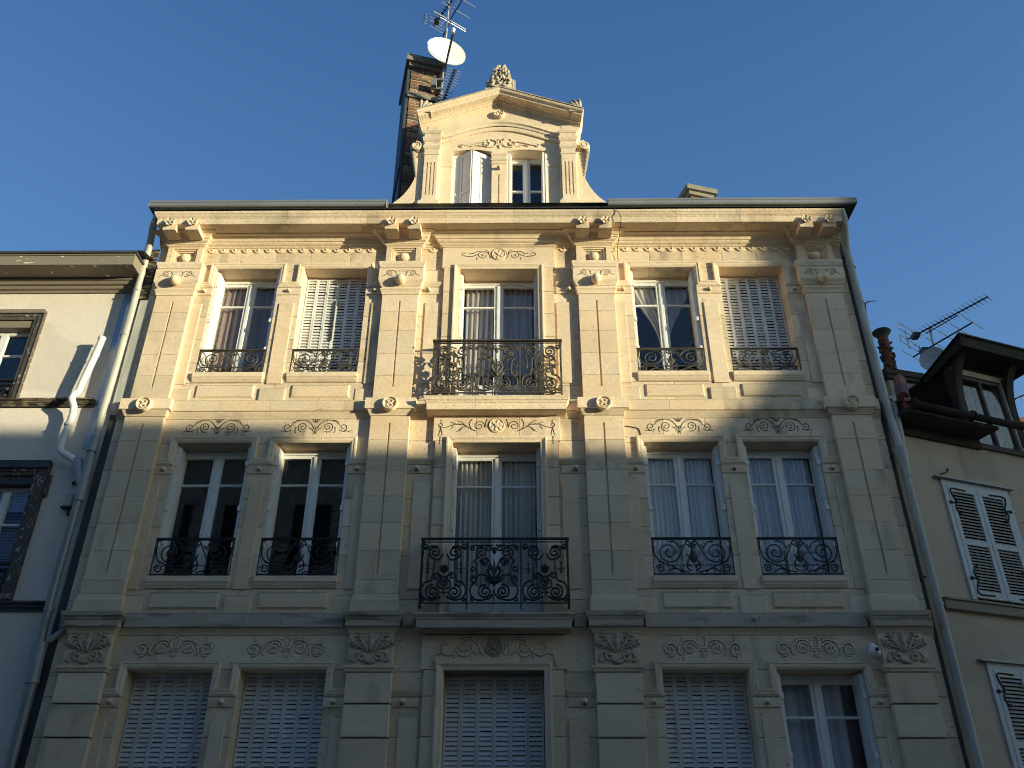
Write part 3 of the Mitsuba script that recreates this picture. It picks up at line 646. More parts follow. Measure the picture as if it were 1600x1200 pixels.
def louvre(c, hw, zb, zt, y, cols=6, pitch=.043, slats_as_parts=False, label=None, m='shutter_paint'):
    "a closed folding shutter: six narrow leaves of louvres"
    w = (2 * hw) / cols; st = .021
    for k in range(cols):
        a = c - hw + k * w + .002; b = a + w - .004; yy = y + (.008 if k % 2 else 0) + rng.uniform(-.005, .005)
        lf = holder(B, 'shutter_leaf', label)
        part(lf, 'frame', cat(bx(a, a + st, yy, yy + .03, zb, zt), bx(b - st, b, yy, yy + .03, zb, zt), bx(a + st, b - st, yy, yy + .03, zt - .03, zt), bx(a + st, b - st, yy, yy + .03, zb, zb + .05)), m)
        if k in (0, 2, 3, 5):
            for z in (zt - .28, (zb + zt) / 2, zb + .5): part(lf, 'hinge', bx(a - .004, a + .02, yy - .012, yy, z - .03, z + .03), m)
        n = int((zt - .03 - zb - .05) / pitch); l = []
        for i in range(n):
            z = zt - .03 - (i + .55) * pitch; t = rng.uniform(-.004, .004) if rng.random() < .93 else rng.uniform(-.016, .008)
            v = [[x, q, r] for x in (a + st, b - st) for (q, r) in ((yy + .001, z - .021 + t), (yy + .021, z + .024), (yy + .004, z - .026 + t), (yy + .025, z + .020))]
            l.append(tm(v, [[0, 1, 5], [0, 5, 4], [2, 6, 7], [2, 7, 3], [0, 4, 6], [0, 6, 2], [1, 3, 7], [1, 7, 5], [0, 2, 3], [0, 3, 1], [4, 5, 7], [4, 7, 6]]))
        if slats_as_parts:
            vis = [q for q in l if q.vertices[:, 2].max() > 2.3]; rest = [q for q in l if q.vertices[:, 2].max() <= 2.3]
            for q in vis: part(lf, 'slat', q, m)
            if rest: part(lf, 'slats_below', cat(rest), m, kind='stuff')
        else: part(lf, 'slats', cat(l), m, kind='stuff')
    part(B, 'shutter_backing', bx(c - hw, c + hw, y + .07, y + .08, zb, zt), 'frame_brown')

for f, d in FL.items():
    zt = d['gtop'] + .11
    for c in WC:
        hw, sl = d['half'], d['sill']
        part(B, 'window_head', bx(c - hw, c + hw, .285, .34, zt - .002, d['open'] + .05), 'stone_2')
        closed = (f == 3 and c in (WC[1], WC[3])) or (f == 1 and c != WC[3])
        if closed:
            louvre(c, hw - .006, sl + .01, d['open'] - .03 if f == 3 else d['open'] - .01, .245, 6, .056, False)
            if f == 3 and c == WC[1]:
                part(B, 'shutter_bar', cat([bar((c - .012 + .006 * (i % 2), .235, 9.15 + i * .085), (c - .006 - .006 * (i % 2), .235, 9.24 + i * .085), .014) for i in range(9)]), 'black_iron')
        else:
            window(c, hw, sl, zt, d['gtop'], d['bar']); folded(c, hw, sl, d['open'] - .01)
            room(c, hw, sl, zt, 'room_black' if f == 2 and c < 0 else 'room_dark')
    part(B, 'window_head', bx(-d['dhalf'], d['dhalf'], .285, .34, zt - .04 if f < 3 else zt - .04, d['copen'] + .05), 'stone_2')
    if f == 1: louvre(0, d['dhalf'] - .006, d['cbot'] + .01, d['copen'] - .03, .245, 6, .056, True)
    else:
        window(0, d['dhalf'], d['cbot'] + .01, d['gtop'] + .07, d['gtop'] - .035, d['bar'] - .03, .28, 'door_window', low=d['cbot'] + .52)
        folded(0, d['dhalf'], d['cbot'] + .02, d['copen'] - .01)
        room(0, d['dhalf'], d['cbot'], d['gtop'])
# curtains
curtain(pleats(WC[0] - .50, WC[0] + .50, 8.43, 10.28, .40, 9, .02, seed=1), 'curtain_brown', 'brownish curtain behind the leftmost window of the sunlit top floor')
def tied(side):
    def fn(u, t):
        pull = math.sin(min(1, t / .78) * PI / 2) ** 1.5
        a0, a1 = (-.5, .02) if side < 0 else (-.02, .5)
        b0, b1 = (-.08, .06) if side < 0 else (-.06, .08)
        e = u
        return WC[2] + (a0 + (a1 - a0) * e) * (1 - pull) + (b0 + (b1 - b0) * e) * pull
    return fn
for sd, wd in ((-1, 'left'), (1, 'right')):
    curtain(pleats(0, 1, 8.75, 10.28, .40 + .02 * sd, 5, .018, tied(sd), 3 + sd), 'curtain_cream', f'{wd} half of the tied cream curtains in the sunlit window right of the top balcony')
for sd, wd in ((-1, 'left'), (1, 'right')):
    def sw(u, t, sd=sd):
        e = (.02 + .53 * u) * sd
        return e + sd * .12 * t * t * (1 - u)
    curtain(pleats(0, 1, 8.0, 10.28, .41, 6, .03, sw, 8 + sd), 'curtain_grey', f'grey curtain in the {wd} half of the balcony window on the top lit floor')
for sd, wd in ((-1, 'left'), (1, 'right')):
    curtain(pleats(*sorted((sd * .01, sd * .57)), 4.8, 7.08, .40, 8, .045, seed=12 + sd), 'curtain_white', f'white pleated sheer curtain in the {wd} half of the lower balcony window')
for k, c in enumerate(WC[2:]):
    for sd, wd in ((-1, 'left'), (1, 'right')):
        curtain(pleats(*sorted((c + sd * .01, c + sd * .49)), 5.3, 7.1, .40, 7, .034, seed=20 + 3 * k + sd), 'curtain_blue' if k else 'curtain_white', f'{wd} pale pleated curtain of the {"second" if k else "first"} window right of the lower balcony')
curtain(pleats(WC[3] - .5, WC[3] + .36, 2.2, 3.95, .42, 7, .015, seed=31), 'curtain_blue', 'pale curtain behind the only unshuttered window of the bottom row')

# ------------------------------------------------------------------ wrought iron
def guard(w, h):
    "window guard: list of (name, mesh) about x = 0, z from 0 to h"
    out = [('top_rail', cat(bx(-w, w, -.018, .018, h - .016, h), bx(-w, w, -.008, .008, h - .034, h - .022))), ('bottom_rail', bx(-w, w, -.012, .012, 0, .014))]
    for s in (-1, 1): out.append(('post', bx(*sorted((s * w, s * (w - .014))), -.009, .009, .014, h - .034)))
    out.append(('middle_bar', bx(-w * .82, w * .82, -.006, .006, h * .235, h * .235 + .011)))
    r = .0102
    for s in (-1, 1):
        X = lambda a: s * a * w
        v = spiral(X(.58), h * .60, h * .27, -PI / 2, 1.6 * s, .16); j = smooth_line([(X(.1), h * .93), (X(.2), h * .74), (X(.36), h * .42), (X(.5), h * .335)])
        out.append(('scroll', tube(np.vstack([j[:-1], v]), r, 5)))
        out.append(('scroll', tube(np.vstack([smooth_line([(X(.95), h * .9), (X(.94), h * .6), (X(.86), h * .40), (X(.7), h * .30)]), smooth_line([(X(.7), h * .30), (X(.5), h * .2), (X(.3), h * .1), (X(.12), h * .06)])[1:]]), r, 5)))
        out.append(('scroll', tube(spiral(X(.82), h * .155, h * .115, PI * .9 if s < 0 else .1 * PI, 1.4 * s, .25), r, 5)))
        out.append(('scroll', tube(np.vstack([smooth_line([(X(.55), h * .9), (X(.38), h * .86), (X(.28), h * .68)])]), r, 5)))
        out.append(('scroll', tube(spiral(X(.085), h * .84, h * .09, -PI / 2, -1.3 * s, .3), r, 5)))
        out.append(('scroll', tube(smooth_line([(X(.04), h * .08), (X(.15), h * .18), (X(.13), h * .34), (X(.05), h * .46)]), r, 5)))
        out.append(('scroll', tube(smooth_line([(X(.3), h * .06), (X(.4), h * .15), (X(.55), h * .14), (X(.66), h * .06)]), r, 5)))
        for q in (leaf(X(.0), h * .3, PI / 2 - s * .5, h * .3, .03, 0, .012), leaf(X(.02), h * .18, PI / 2 - s * .9, h * .22, .026, 0, .01), leaf(X(.72), h * .3, PI / 2 - s * 1.2, h * .16, .022, 0, .01), leaf(X(.3), h * .7, PI / 2 + s * .7, h * .15, .02, 0, .01)): out.append(('leaf', q))
    out.append(('palmette', cat(blob((0, 0, h * .5), (.034, .014, h * .16)), blob((0, 0, h * .74), (.02, .012, h * .09)), leaf(0, h * .3, PI / 2, h * .5, .03, 0, .014))))
    return out
def balcony_panel(hw, H, kind):
    out = []; r = .0122
    V = lambda *a, rr=r: out.append(('scroll', tube(np.vstack(a), rr, 5)))
    for s in (-1, 1):
        if kind == 'side':
            V(spiral(s * hw * .44, H * .83, .088, -PI * .5, 1.7 * s, .16), rr=r * 1.15)
            V(smooth_line([(s * hw * .44, H * .83 - .088), (s * hw * .25, H * .71), (s * hw * .08, H * .80)]))
            V(smooth_line([(s * hw * .25, H * .71), (s * hw * .42, H * .69), (s * hw * .47, H * .52), (s * hw * .55, H * .36)]))
            V(smooth_line([(s * hw * .55, H * .36), (s * hw * .85, H * .32), (s * hw * .97, H * .2), (s * hw * .85, H * .085), (s * hw * .5, H * .045), (s * hw * .12, H * .1)]), rr=r * 1.1)
            V(spiral(s * hw * .47, H * .175, .098, PI / 2, -1.8 * s, .16), rr=r * 1.2)
            V(spiral(s * hw * .86, H * .93, .04, -PI / 2, 1.2 * s, .3)); V(smooth_line([(s * hw * .86, H * .885), (s * hw * .55, H * .94), (s * hw * .3, H * .92)]))
            V(spiral(s * hw * .36, H * .44, .05, PI, -1.3 * s, .25)); V(smooth_line([(0, H * .3), (s * hw * .15, H * .42), (s * hw * .3, H * .5)]))
            V(smooth_line([(0, H * .22), (s * hw * .28, H * .27), (s * hw * .2, H * .38), (s * hw * .1, H * .33)]))
            out.append(('tassel', cat(bar((s * hw * .72, 0, H * .90), (s * hw * .72, 0, H * .66), .005, 5), blob((s * hw * .72, 0, H * .64), (.016, .016, .022)), blob((s * hw * .72, 0, H * .57), (.012, .012, .035)), blob((s * hw * .72, 0, H * .51), (.018, .014, .028)), tube(smooth_line([(s * hw * .72 - .06, H * .58), (s * hw * .72 - .045, H * .55), (s * hw * .72, H * .56), (s * hw * .72 + .045, H * .55), (s * hw * .72 + .06, H * .58)]), .006, 5))))
            V(spiral(s * hw * .9, H * .055, .028, PI / 2, 1.2 * s, .3))
        else:
            V(spiral(s * hw * .5, H * .83, .082, -PI * .4 if s > 0 else -PI * .6, 1.7 * s, .16), rr=r * 1.15)
            V(smooth_line([(s * hw * .62, H * .745), (s * hw * .8, H * .68), (s * hw * .68, H * .62), (s * hw * .66, H * .38), (s * hw * .75, H * .33)]))
            V(smooth_line([(s * hw * .75, H * .33), (s * hw * .92, H * .24), (s * hw * .86, H * .1), (s * hw * .6, H * .045), (s * hw * .2, H * .07), (s * hw * .05, H * .14)]), rr=r * 1.1)
            V(spiral(s * hw * .34, H * .18, .095, PI / 2, -1.8 * s, .16), rr=r * 1.2)
            V(spiral(s * hw * .40, H * .66, .06, 0 if s > 0 else PI, 1.25 * s, .35)); V(smooth_line([(0, H * .48), (s * hw * .12, H * .6), (s * hw * .28, H * .73), (s * hw * .48, H * .72)]))
            V(smooth_line([(0, H * .28), (s * hw * .25, H * .42), (s * hw * .5, H * .46), (s * hw * .72, H * .43)])); V(spiral(s * hw * .78, H * .38, .05, PI / 2, -1.3 * s, .3)); V(spiral(s * hw * .82, H * .55, .035, -PI / 2, 1.1 * s, .5))
            V(smooth_line([(s * hw * .05, H * .95), (s * hw * .3, H * .95), (s * hw * .6, H * .94), (s * hw * .85, H * .95)])); V(spiral(s * hw * .86, H * .9, .035, PI / 2, -1.2 * s, .3)); V(spiral(s * hw * .2, H * .9, .04, PI / 2, -1.1 * s, .4))
            V(spiral(s * hw * .85, H * .06, .03, PI / 2, 1.2 * s, .3))
            out += [('leaf', q) for q in (leaf(0, H * .3, PI / 2 - s * .95, .15, .05, 0, .02), leaf(0, H * .34, PI / 2 - s * .55, .2, .045, 0, .02), leaf(0, H * .42, PI / 2 - s * .3, .22, .03, 0, .016), leaf(s * hw * .34, H * .66, PI / 2 - s * 1.4, .08, .05, 0, .012), leaf(s * hw * .22, H * .5, PI / 2 + s * .1, .09, .045, 0, .015))]
    if kind == 'side':
        out.append(('stem', cat(bar((0, 0, H * .1), (0, 0, H * .5), .008, 5), bar((-.05, 0, H * .17), (.05, 0, H * .17), .011, 5))))
        fl = [blob((0, -.012, H * .555), (.02, .022, .02))]
        for k in range(9):
            a = k * 2 * PI / 9 + .17; fl.append(leaf(.012 * math.cos(a), H * .555 + .012 * math.sin(a), a, .055, .03, -.004, .012))
        out.append(('flower', cat(fl)))
        out += [('leaf', leaf(0, H * z, PI / 2 - s * a, .09, .028, 0, .012)) for s in (-1, 1) for z, a in ((.25, .7), (.33, .6), (.40, .9))]
    else:
        out.append(('palmette', cat(leaf(0, H * .3, PI / 2, H * .4, .035, 0, .018), blob((0, 0, H * .86), (.03, .018, .05)), blob((0, -.01, H * .36), (.035, .025, .04)), blob((0, 0, H * .18), (.02, .016, .02)), bar((0, 0, H * .03), (0, 0, H * .3), .009, 5), leaf(0, H * .8, PI / 2 + .35, .1, .03, 0, .01), leaf(0, H * .8, PI / 2 - .35, .1, .03, 0, .01))))
    return out
def place(parent, name, label, pieces, mats, x, y, z, m='iron'):
    R = holder(parent, name, label)
    for n_, mesh in pieces:
        part(R, n_, moved(mesh, T().translate([x, y, z])), m)
    return R
def shapes(pieces, m): return [(n_, mikit.ply(q, m, 45)) for n_, q in pieces]
g3 = shapes(guard(.52, .425), 'iron'); g2 = shapes(guard(.545, .515), 'black_iron')
for c in WC:
    place(B, 'window_guard', None, g3, None, c, .012, 8.412)
    place(B, 'window_guard', None, g2, None, c, .012, 5.262)
def balcony(hx, H, zb, m):
    R = holder(B, 'balcony_railing'); y = -.245
    L = [('top_rail', cat(bx(-hx - .012, hx + .012, y - .03, y + .024, zb + H - .022, zb + H), bx(-hx, hx, y - .009, y + .009, zb + H - .06, zb + H - .048), *[bx(*sorted((s * (hx - .03), s * (hx + .012))), y + .024, -.0, zb + H - .022, zb + H) for s in (-1, 1)])),
         ('bottom_rail', cat(bx(-hx, hx, y - .012, y + .012, zb + .02, zb + .034), *[bx(*sorted((s * (hx - .02), s * hx)), y + .012, 0, zb + .02, zb + .034) for s in (-1, 1)]))]
    for x in (-hx + .01, -.355, .345, hx - .01): L.append(('post', bx(x - .01, x + .01, y - .01, y + .01, zb - .055, zb + H - .06)))
    for n_, q in L: part(R, n_, q, m)
    h = H - .09
    sd = shapes(balcony_panel(hx / 2 - .19, h, 'side'), m); ce = shapes(balcony_panel(.335, h, 'mid'), m)
    for pc, x in ((sd, -(hx + .345) / 2), (ce, -.005), (sd, (hx + .345) / 2)):
        for n_, q in pc: part(R, n_, moved(q, T().translate([x, y, zb + .03])), m)
    for s in (-1, 1):     # returns to the wall
        for q in balcony_panel(.1, h, 'mid')[:8]:
            v = np.array(q[1].vertices); part(R, 'side_scroll', tm(np.stack([s * (hx - .01) + v[:, 1], v[:, 0] - .12, v[:, 2] + zb + .03], 1), q[1].faces), m, 45)
balcony(.968, .945, 7.885, 'iron')
balcony(.975, .9, 4.78, 'black_iron')

# ------------------------------------------------------------------ gutter, roof, gable
for a, b in ((-5.73, -1.84), (1.80, 5.83)):
    n = 3; w = (b - a) / n; gt = holder(B, 'gutter')
    for k in range(n):
        part(gt, 'gutter_length', sweep([(a + k * w + .0015, -.46), (a + (k + 1) * w - .0015, -.46)], [(-.0, 11.256), (.1, 11.256), (.115, 11.275), (.12, 11.325), (.128, 11.33), (.128, 11.345), (.11, 11.345), (-.0, 11.335)], 'plan'), 'zinc')
    part(gt, 'end_cap', cat(bx(a - .004, a, -.585, -.1, 11.254, 11.35), bx(b, b + .004, -.585, -.1, 11.254, 11.35)), 'zinc')
    part(gt, 'roof_edge', sweep([(a - .01, -.42), (b + .01, -.42)], [(.0, 11.36), (.135, 11.36), (.14, 11.375), (.13, 11.40), (0, 11.42)], 'plan'), 'zinc')
part(B, 'gutter_return', tm([[5.58, -.45, 11.235], [5.83, -.58, 11.25], [5.83, .3, 11.25], [5.60, .3, 10.95]], [[0, 1, 2], [0, 2, 3]]), 'slate_dark')
part(B, 'roof', tm([[-5.75, -.44, 11.41], [5.84, -.44, 11.41], [5.84, 5.5, 13.4], [-5.75, 5.5, 13.4], [-5.75, 9, 11.3], [5.84, 9, 11.3]], [[0, 1, 2], [0, 2, 3], [3, 2, 5], [3, 5, 4]]), 'zinc')
part(B, 'side_wall', cat(bx(-5.64, -5.3, .352, 9, 0, 11.23), bx(5.3, 5.64, .352, 9, 0, 11.23), bx(-5.3, 5.3, 8.7, 9, 0, 11.23)), 'plaster_dull')

G = holder(B, 'gable')
half = [(1.835, 11.3), (1.838, 11.76), (1.80, 11.80), (1.72, 11.88), (1.64, 11.99), (1.565, 12.13), (1.50, 12.30), (1.47, 12.5), (1.50, 12.75), (1.50, 13.0), (1.385, 13.13), (1.385, 13.50)]
out = half + [(1.36, 13.57), (0, 14.12)]
poly = Polygon(out + [(-x, z) for x, z in out[::-1][1:]])
def arch_hole(x0, x1, z0, zs, rise):
    t = np.linspace(0, 1, 13); return Polygon([(x0, z0), (x1, z0)] + [(x1 + (x0 - x1) * q, zs + rise * math.sin(PI * q) ** .8) for q in t])
oL, oR = arch_hole(-.85, -.145, 11.2, 13.03, .05), arch_hole(.112, .83, 11.2, 13.03, .05)
# recessed field under the arch, wall above it
ta = np.linspace(-1, 1, 25); arch = [(1.06 * t, 13.37 + .31 * math.cos(t * PI / 2) ** 1.15) for t in ta]
field = Polygon([(-1.06, 11.25), (1.06, 11.25)] + arch[::-1])
part(G, 'wall', prism(poly.difference(field), -.05, .30), 'stone_1')
part(G, 'tympanum', prism(field.difference(oL).difference(oR), .01, .30), 'stone_1')
def arcpath(off):
    return [(1.06 * t * (1 - off), 13.37 + (.31 - off * .9) * math.cos(t * PI / 2) ** 1.15 - .02 * off) for t in ta]
part(G, 'archivolt', cat(sweep([(x, z) for x, z in arcpath(0)], [(0, -.02), (.06, -.02), (.06, .045), (.045, .055), (.02, .06), (0, .085), (-.03, .085), (-.03, .045), (0, .045)], 'face'), sweep([(x, z - .075) for x, z in arcpath(0)], [(0, -.02), (.075, -.02), (.075, .02), (.06, .03), (0, .035)], 'face')), 'stone_1', 35)
# raking cornice
rk = [(0, .02), (0, .05), (-.02, .055), (-.03, .075), (-.05, .09), (-.055, .12), (-.075, .125), (-.085, .16), (-.09, .17), (-.092, .28), (-.105, .285), (-.12, .30), (-.14, .33), (-.165, .345), (-.185, .345), (-.19, -.2), (0, -.2)]
part(G, 'raking_cornice', sweep([(-1.44, 13.545), (-.012, 14.10), (1.44, 13.545)], rk, 'face'), 'stone_1')
part(G, 'cornice_cap', sweep([(-1.50, 13.722), (-.012, 14.298), (1.50, 13.722)], [(0, -.18), (0, .362), (-.016, .362), (-.03, -.18)], 'face'), 'stone_weathered')
for s in (-1, 1):
    part(G, 'cornice_return', sweep([(s * 1.386, .45), (s * 1.386, -.05)] if s < 0 else [(s * 1.386, -.05), (s * 1.386, .45)], [(-.02, 13.40), (.01, 13.41), (.025, 13.46), (.05, 13.52), (.06, 13.6), (.09, 13.68), (.10, 13.72), (-.02, 13.73)], 'plan'), 'stone_1')
    c = s * 1.213; pw = .122
    p = holder(B, 'gable_pilaster')
    sh = sbox(c - pw, 11.83, c + pw, 12.83)
    for o in (-.062, 0, .062): sh = sh.difference(sbox(c + o - .011, 11.90, c + o + .011, 12.66))
    part(p, 'shaft', cat(prism(sh, -.115, -.03), bx(c - pw + .01, c + pw - .01, -.085, -.03, 11.85, 12.8)), 'stone_1')
    part(p, 'base', sweep([(c - pw, -.03), (c - pw, -.115), (c + pw, -.115), (c + pw, -.03)], [(-.1, 11.3), (.055, 11.3), (.055, 11.71), (.045, 11.73), (.03, 11.745), (.012, 11.78), (.0, 11.83), (-.1, 11.83)], 'plan'), 'stone_1')
    part(p, 'capital', sweep([(c - pw, -.03), (c - pw, -.115), (c + pw, -.115), (c + pw, -.03)], [(-.1, 12.83), (.0, 12.83), (.016, 12.84), (.016, 12.87), (.004, 12.88), (.004, 12.97), (.02, 12.985), (.035, 13.03), (.02, 13.07), (.012, 13.09), (.012, 13.14), (.03, 13.155), (.045, 13.2), (.045, 13.24), (.02, 13.25), (.02, 13.33), (.035, 13.34), (.05, 13.38), (.05, 13.41), (-.1, 13.42)], 'plan'), 'stone_0')
    part(p, 'capital_core', bx(c - .1, c + .1, -.06, -.03, 12.83, 13.6), 'stone_0')
    v = holder(B, 'gable_scroll')
    part(v, 'volute', cat(lathe([(.001, .10), (.05, .10), (.06, .085), (.095, .085), (.105, .06), (.105, -.2), (.001, -.2)], (s * 1.50, -.03, 13.05), 'y', 22), shifted(tube(spiral(0, 0, .1, PI / 2, 1.6 * s, .2), .018, 6), s * 1.5, -.125, 13.05)), 'stone_1', 40)
    part(v, 'garland', cat([blob((s * (1.545 - .012 * k), -.06 + .01 * k, 12.9 - .085 * k), (.05 - .004 * k, .06, .06), 2) for k in range(8)]), 'stone_carved', True)
    part(B, 'acroterion', cat([leaf(s * 1.44, 13.76, PI / 2 + s * a, L, .085, -.25, .06, 2) for a, L in ((0, .32), (.35, .32), (.7, .30), (1.05, .27), (1.35, .22))] + [bx(*sorted((s * 1.47, s * 1.25)), -.31, -.14, 13.70, 13.80)]), 'stone_weathered', 40)
# mullion between the two attic windows
mc = -.016
part(G, 'mullion', cat(prism(sbox(mc - .125, 11.25, mc + .125, 12.9).difference(sbox(mc - .012, 11.75, mc + .012, 12.42)), -.055, .3), bx(mc - .1, mc + .1, -.03, .3, 11.3, 12.8)), 'stone_1')
part(G, 'mullion_capital', sweep([(mc - .125, .25), (mc - .125, -.055), (mc + .125, -.055), (mc + .125, .25)], [(-.1, 12.66), (.012, 12.66), (.014, 12.69), (.0, 12.70), (.0, 12.74), (.016, 12.75), (.022, 12.79), (.004, 12.8), (.004, 12.86), (.02, 12.88), (.02, 12.92), (-.1, 12.93)], 'plan'), 'stone_0')
part(G, 'mullion_base', bx(mc - .14, mc + .14, -.075, .2, 11.3, 11.72), 'stone_1')
part(G, 'mullion_stud', lathe([(.001, .09), (.015, .085), (.03, .06), (.035, 0)], (mc, -.055, 12.55), 'y', 12), 'stone_0', 40)
part(G, 'imposts', cat(bx(-1.055, -.845, -.0, .05, 12.66, 12.72), bx(.825, 1.055, -.0, .05, 12.66, 12.72)), 'stone_0')
# tympanum carving
l = []
for a in [spiral(.22, 0, .075, -PI / 2, 1.4, .25), smooth_line([(.22, -.075), (.1, -.06), (.05, .03), (.09, .1), (.05, .13)]), smooth_line([(.1, -.06), (.05, -.02), (.0, .0)]), smooth_line([(.28, .06), (.40, .03), (.5, .0), (.6, -.03), (.66, -.02)]), smooth_line([(.30, -.05), (.42, -.03), (.52, -.06)]), spiral(.68, -.045, .045, PI, -1.2, .3), smooth_line([(.0, -.1), (.02, -.02), (.03, .06), (.0, .13)]), smooth_line([(.04, -.03), (.0, -.03)]), smooth_line([(.1, .08), (.17, .12), (.22, .09)])]:
    t = tube(a, .013, 5); l += [t, mir(t)]
part(G, 'carved_scroll', shifted(cat(l), -.01, .0, 13.21), 'stone_0', True)
part(G, 'rosette', shifted(cat(lathe([(.1, 0), (.1, .05), (.085, .075), (.07, .06), (.06, .04), (.001, .05)], (0, 0, 0), 'y', 24), *[leaf(.02 * math.cos(a), .02 * math.sin(a), a, .06, .04, -.05, .025) for a in (0.2, 1.5, 2.7, 4.0, 5.2)]), -.025, -.05, 13.88), 'stone_0', 40)
# palmette on the peak
dome = [(-.28, 14.6), (.27, 14.6), (.27, 14.92), (.235, 14.96), (.2, 14.93), (.19, 15.03), (.165, 15.14), (.12, 15.23), (.05, 15.285), (-.04, 15.285), (-.12, 15.23), (-.165, 15.14), (-.19, 15.03), (-.2, 14.93), (-.24, 14.96), (-.28, 14.92)]
fin = [bx(-.29, .28, -.24, .12, 14.52, 14.64), prism(Polygon(dome), -.13, .1), prism(Polygon(dome).buffer(-.03), -.16, -.1)]
frng = random.Random(5)
for k in range(60):
    x_, z_ = frng.uniform(-.17, .17), frng.uniform(14.68, 15.22)
    if Polygon(dome).buffer(-.035).contains(sbox(x_ - .001, z_ - .001, x_ + .001, z_ + .001)): fin.append(blob((x_, -.165, z_), (frng.uniform(.02, .045), frng.uniform(.03, .055), frng.uniform(.03, .06)), 2, frng.uniform(-.5, .5) - x_ * 3))
for s in (-1, 1):
    fin.append(shifted(tube(smooth_line([(s * .03, 14.66), (s * .09, 14.85), (s * .15, 15.0), (s * .12, 15.16), (s * .03, 15.2)]), .022, 6), 0, -.17, 0))
    fin.append(shifted(tube(spiral(s * .19, 14.73, .06, PI / 2, 1.3 * s, .3), .022, 6), 0, -.15, 0))
    fin.append(leaf(s * .05, 14.64, PI / 2 - s * .9, .2, .08, -.19, .05, 2))
pits = cat([blob((x_, -.20, z_), (.014, .02, .017), 1) for x_, z_ in ((.02, 15.17), (-.09, 15.08), (.08, 15.05), (-.03, 14.98), (-.11, 14.9), (.1, 14.88), (.0, 14.84), (-.06, 14.78))])
pits.vertices[:, 2] = 14.27 + (pits.vertices[:, 2] - 14.52) * 1.12
part(G, 'palmette_pits', pits, 'stone_groove', kind='stuff')
fm = cat(fin); v = np.array(fm.vertices); v += (meshkit.noise(v * 26)[:, None] - .5) * .035
v[:, 2] = 14.27 + (v[:, 2] - 14.52) * 1.12
part(G, 'palmette', tm(v, fm.faces), 'stone_weathered', 30)
# attic windows
aw = window(.472, .36, 11.3, 13.05, 12.975, 12.30, .25, 'attic_window', mw=.066)
part(B, 'interior', cat(bx(-1, 1, 1.8, 1.83, 11.2, 13.4), bx(-1.03, -1, .42, 1.8, 11.2, 13.4), bx(1, 1.03, .42, 1.8, 11.2, 13.4), bx(-1, 1, .42, 1.8, 13.4, 13.43)), 'room_black')
def attic_leaf(p, q, z0=11.32, z1=12.84, m='shutter_white', name='attic_shutter_leaf'):
    "a panelled shutter leaf from plan point p to q"
    p, q = np.array(p), np.array(q); d = q - p; L = np.linalg.norm(d); d /= L; nrm = np.array([d[1], -d[0]])
    def b(u0, u1, w0, w1, a, c):
        return tm([[*(p + d * u + nrm * w), z] for u in (u0, u1) for w in (w0, w1) for z in (a, c)], BF)
    l = [b(0, L, -.012, .008, z0, z1)]
    for u0, u1 in ((0, .035), (L - .035, L)): l.append(b(u0, u1, .008, .02, z0, z1))
    for a, c in ((z0, z0 + .08), (11.55, 11.60), (12.05, 12.1), (z1 - .07, z1)): l.append(b(.035, L - .035, .008, .02, a, c))
    part(B, name, cat(l), m)
attic_leaf((-.845, .10), (-.70, .09), z1=13.0); attic_leaf((-.695, .09), (-.50, -.045), z1=13.0)
attic_leaf((-.49, -.045), (-.32, .05), z1=13.0); attic_leaf((-.315, .052), (-.15, .145), z1=13.0)
attic_leaf((.13, .02), (.165, .24), z1=13.0); attic_leaf((.175, .02), (.195, .24), z1=13.0)
attic_leaf((.755, .24), (.775, .0), z1=13.0); attic_leaf((.80, .24), (.82, .0), z1=13.0)
part(B, 'attic_roof', tm([[-1.05, .29, 13.5], [0, .29, 13.9], [1.38, .29, 13.5], [-1.05, 4.5, 13.5], [0, 4.5, 13.9], [1.38, 4.5, 13.5], [-1.05, .29, 11.4], [1.38, .29, 11.4], [-1.05, 4.5, 11.4], [1.38, 4.5, 11.4]], [[0, 1, 4], [0, 4, 3], [1, 2, 5], [1, 5, 4], [0, 3, 8], [0, 8, 6], [2, 7, 9], [2, 9, 5]]), 'zinc')

# ------------------------------------------------------------------ chimneys of the stone building
def stack(name, x, y, ang, w, dep, z0, z1, cap, brick_h=.072, brick_from=None, label=None, band=None):
    C = holder(B, name, label)
    t = math.radians(ang); e = np.array([math.cos(t), math.sin(t)]); g = np.array([-math.sin(t), math.cos(t)]); o = np.array([x, y])
    def b(u0, u1, w0, w1, a, c):
        return tm([[*(o + e * u + g * q), z] for u in (u0, u1) for q in (w0, w1) for z in (a, c)], BF)
    part(C, 'core', b(.008, w - .008, .008, dep, z0, z1), 'brick_mortar')
    part(C, 'cap', cat(b(-.11, w + .11, -.12, dep + .1, z1 + .09, z1 + .09 + cap), b(-.05, w + .05, -.06, dep + .05, z1, z1 + .09)), 'concrete')
    n = int((z1 - brick_from) / brick_h)
    for i in range(n):
        z = z1 - (i + 1) * brick_h
        if band and abs(z - band) < brick_h: 
            if abs(z - band) < brick_h * .5: part(C, 'band', b(-.03, w + .03, -.035, dep + .03, z + .004, z + brick_h * 1.5), 'concrete')
            continue
        cuts = [0] + ([w * .25, w * .62] if i % 2 else [w * .42, w * .8]) + [w]
        for a, c in zip(cuts[:-1], cuts[1:]):
            part(C, 'brick', b(a + .007, c - .007, rng.uniform(-.008, .004), .1, z + .010, z + brick_h - .010), f'brick_{rng.choice((0, 0, 1, 2))}')
    return C, b
C, b = stack('brick_chimney', -1.803, .40, 15, .58, 1.0, 11.3, 15.74, .17, .085, brick_from=11.9, band=14.92)
part(C, 'slate_cladding', b(-.066, -.006, .02, 1.03, 13.03, 15.72), 'slate_dark')
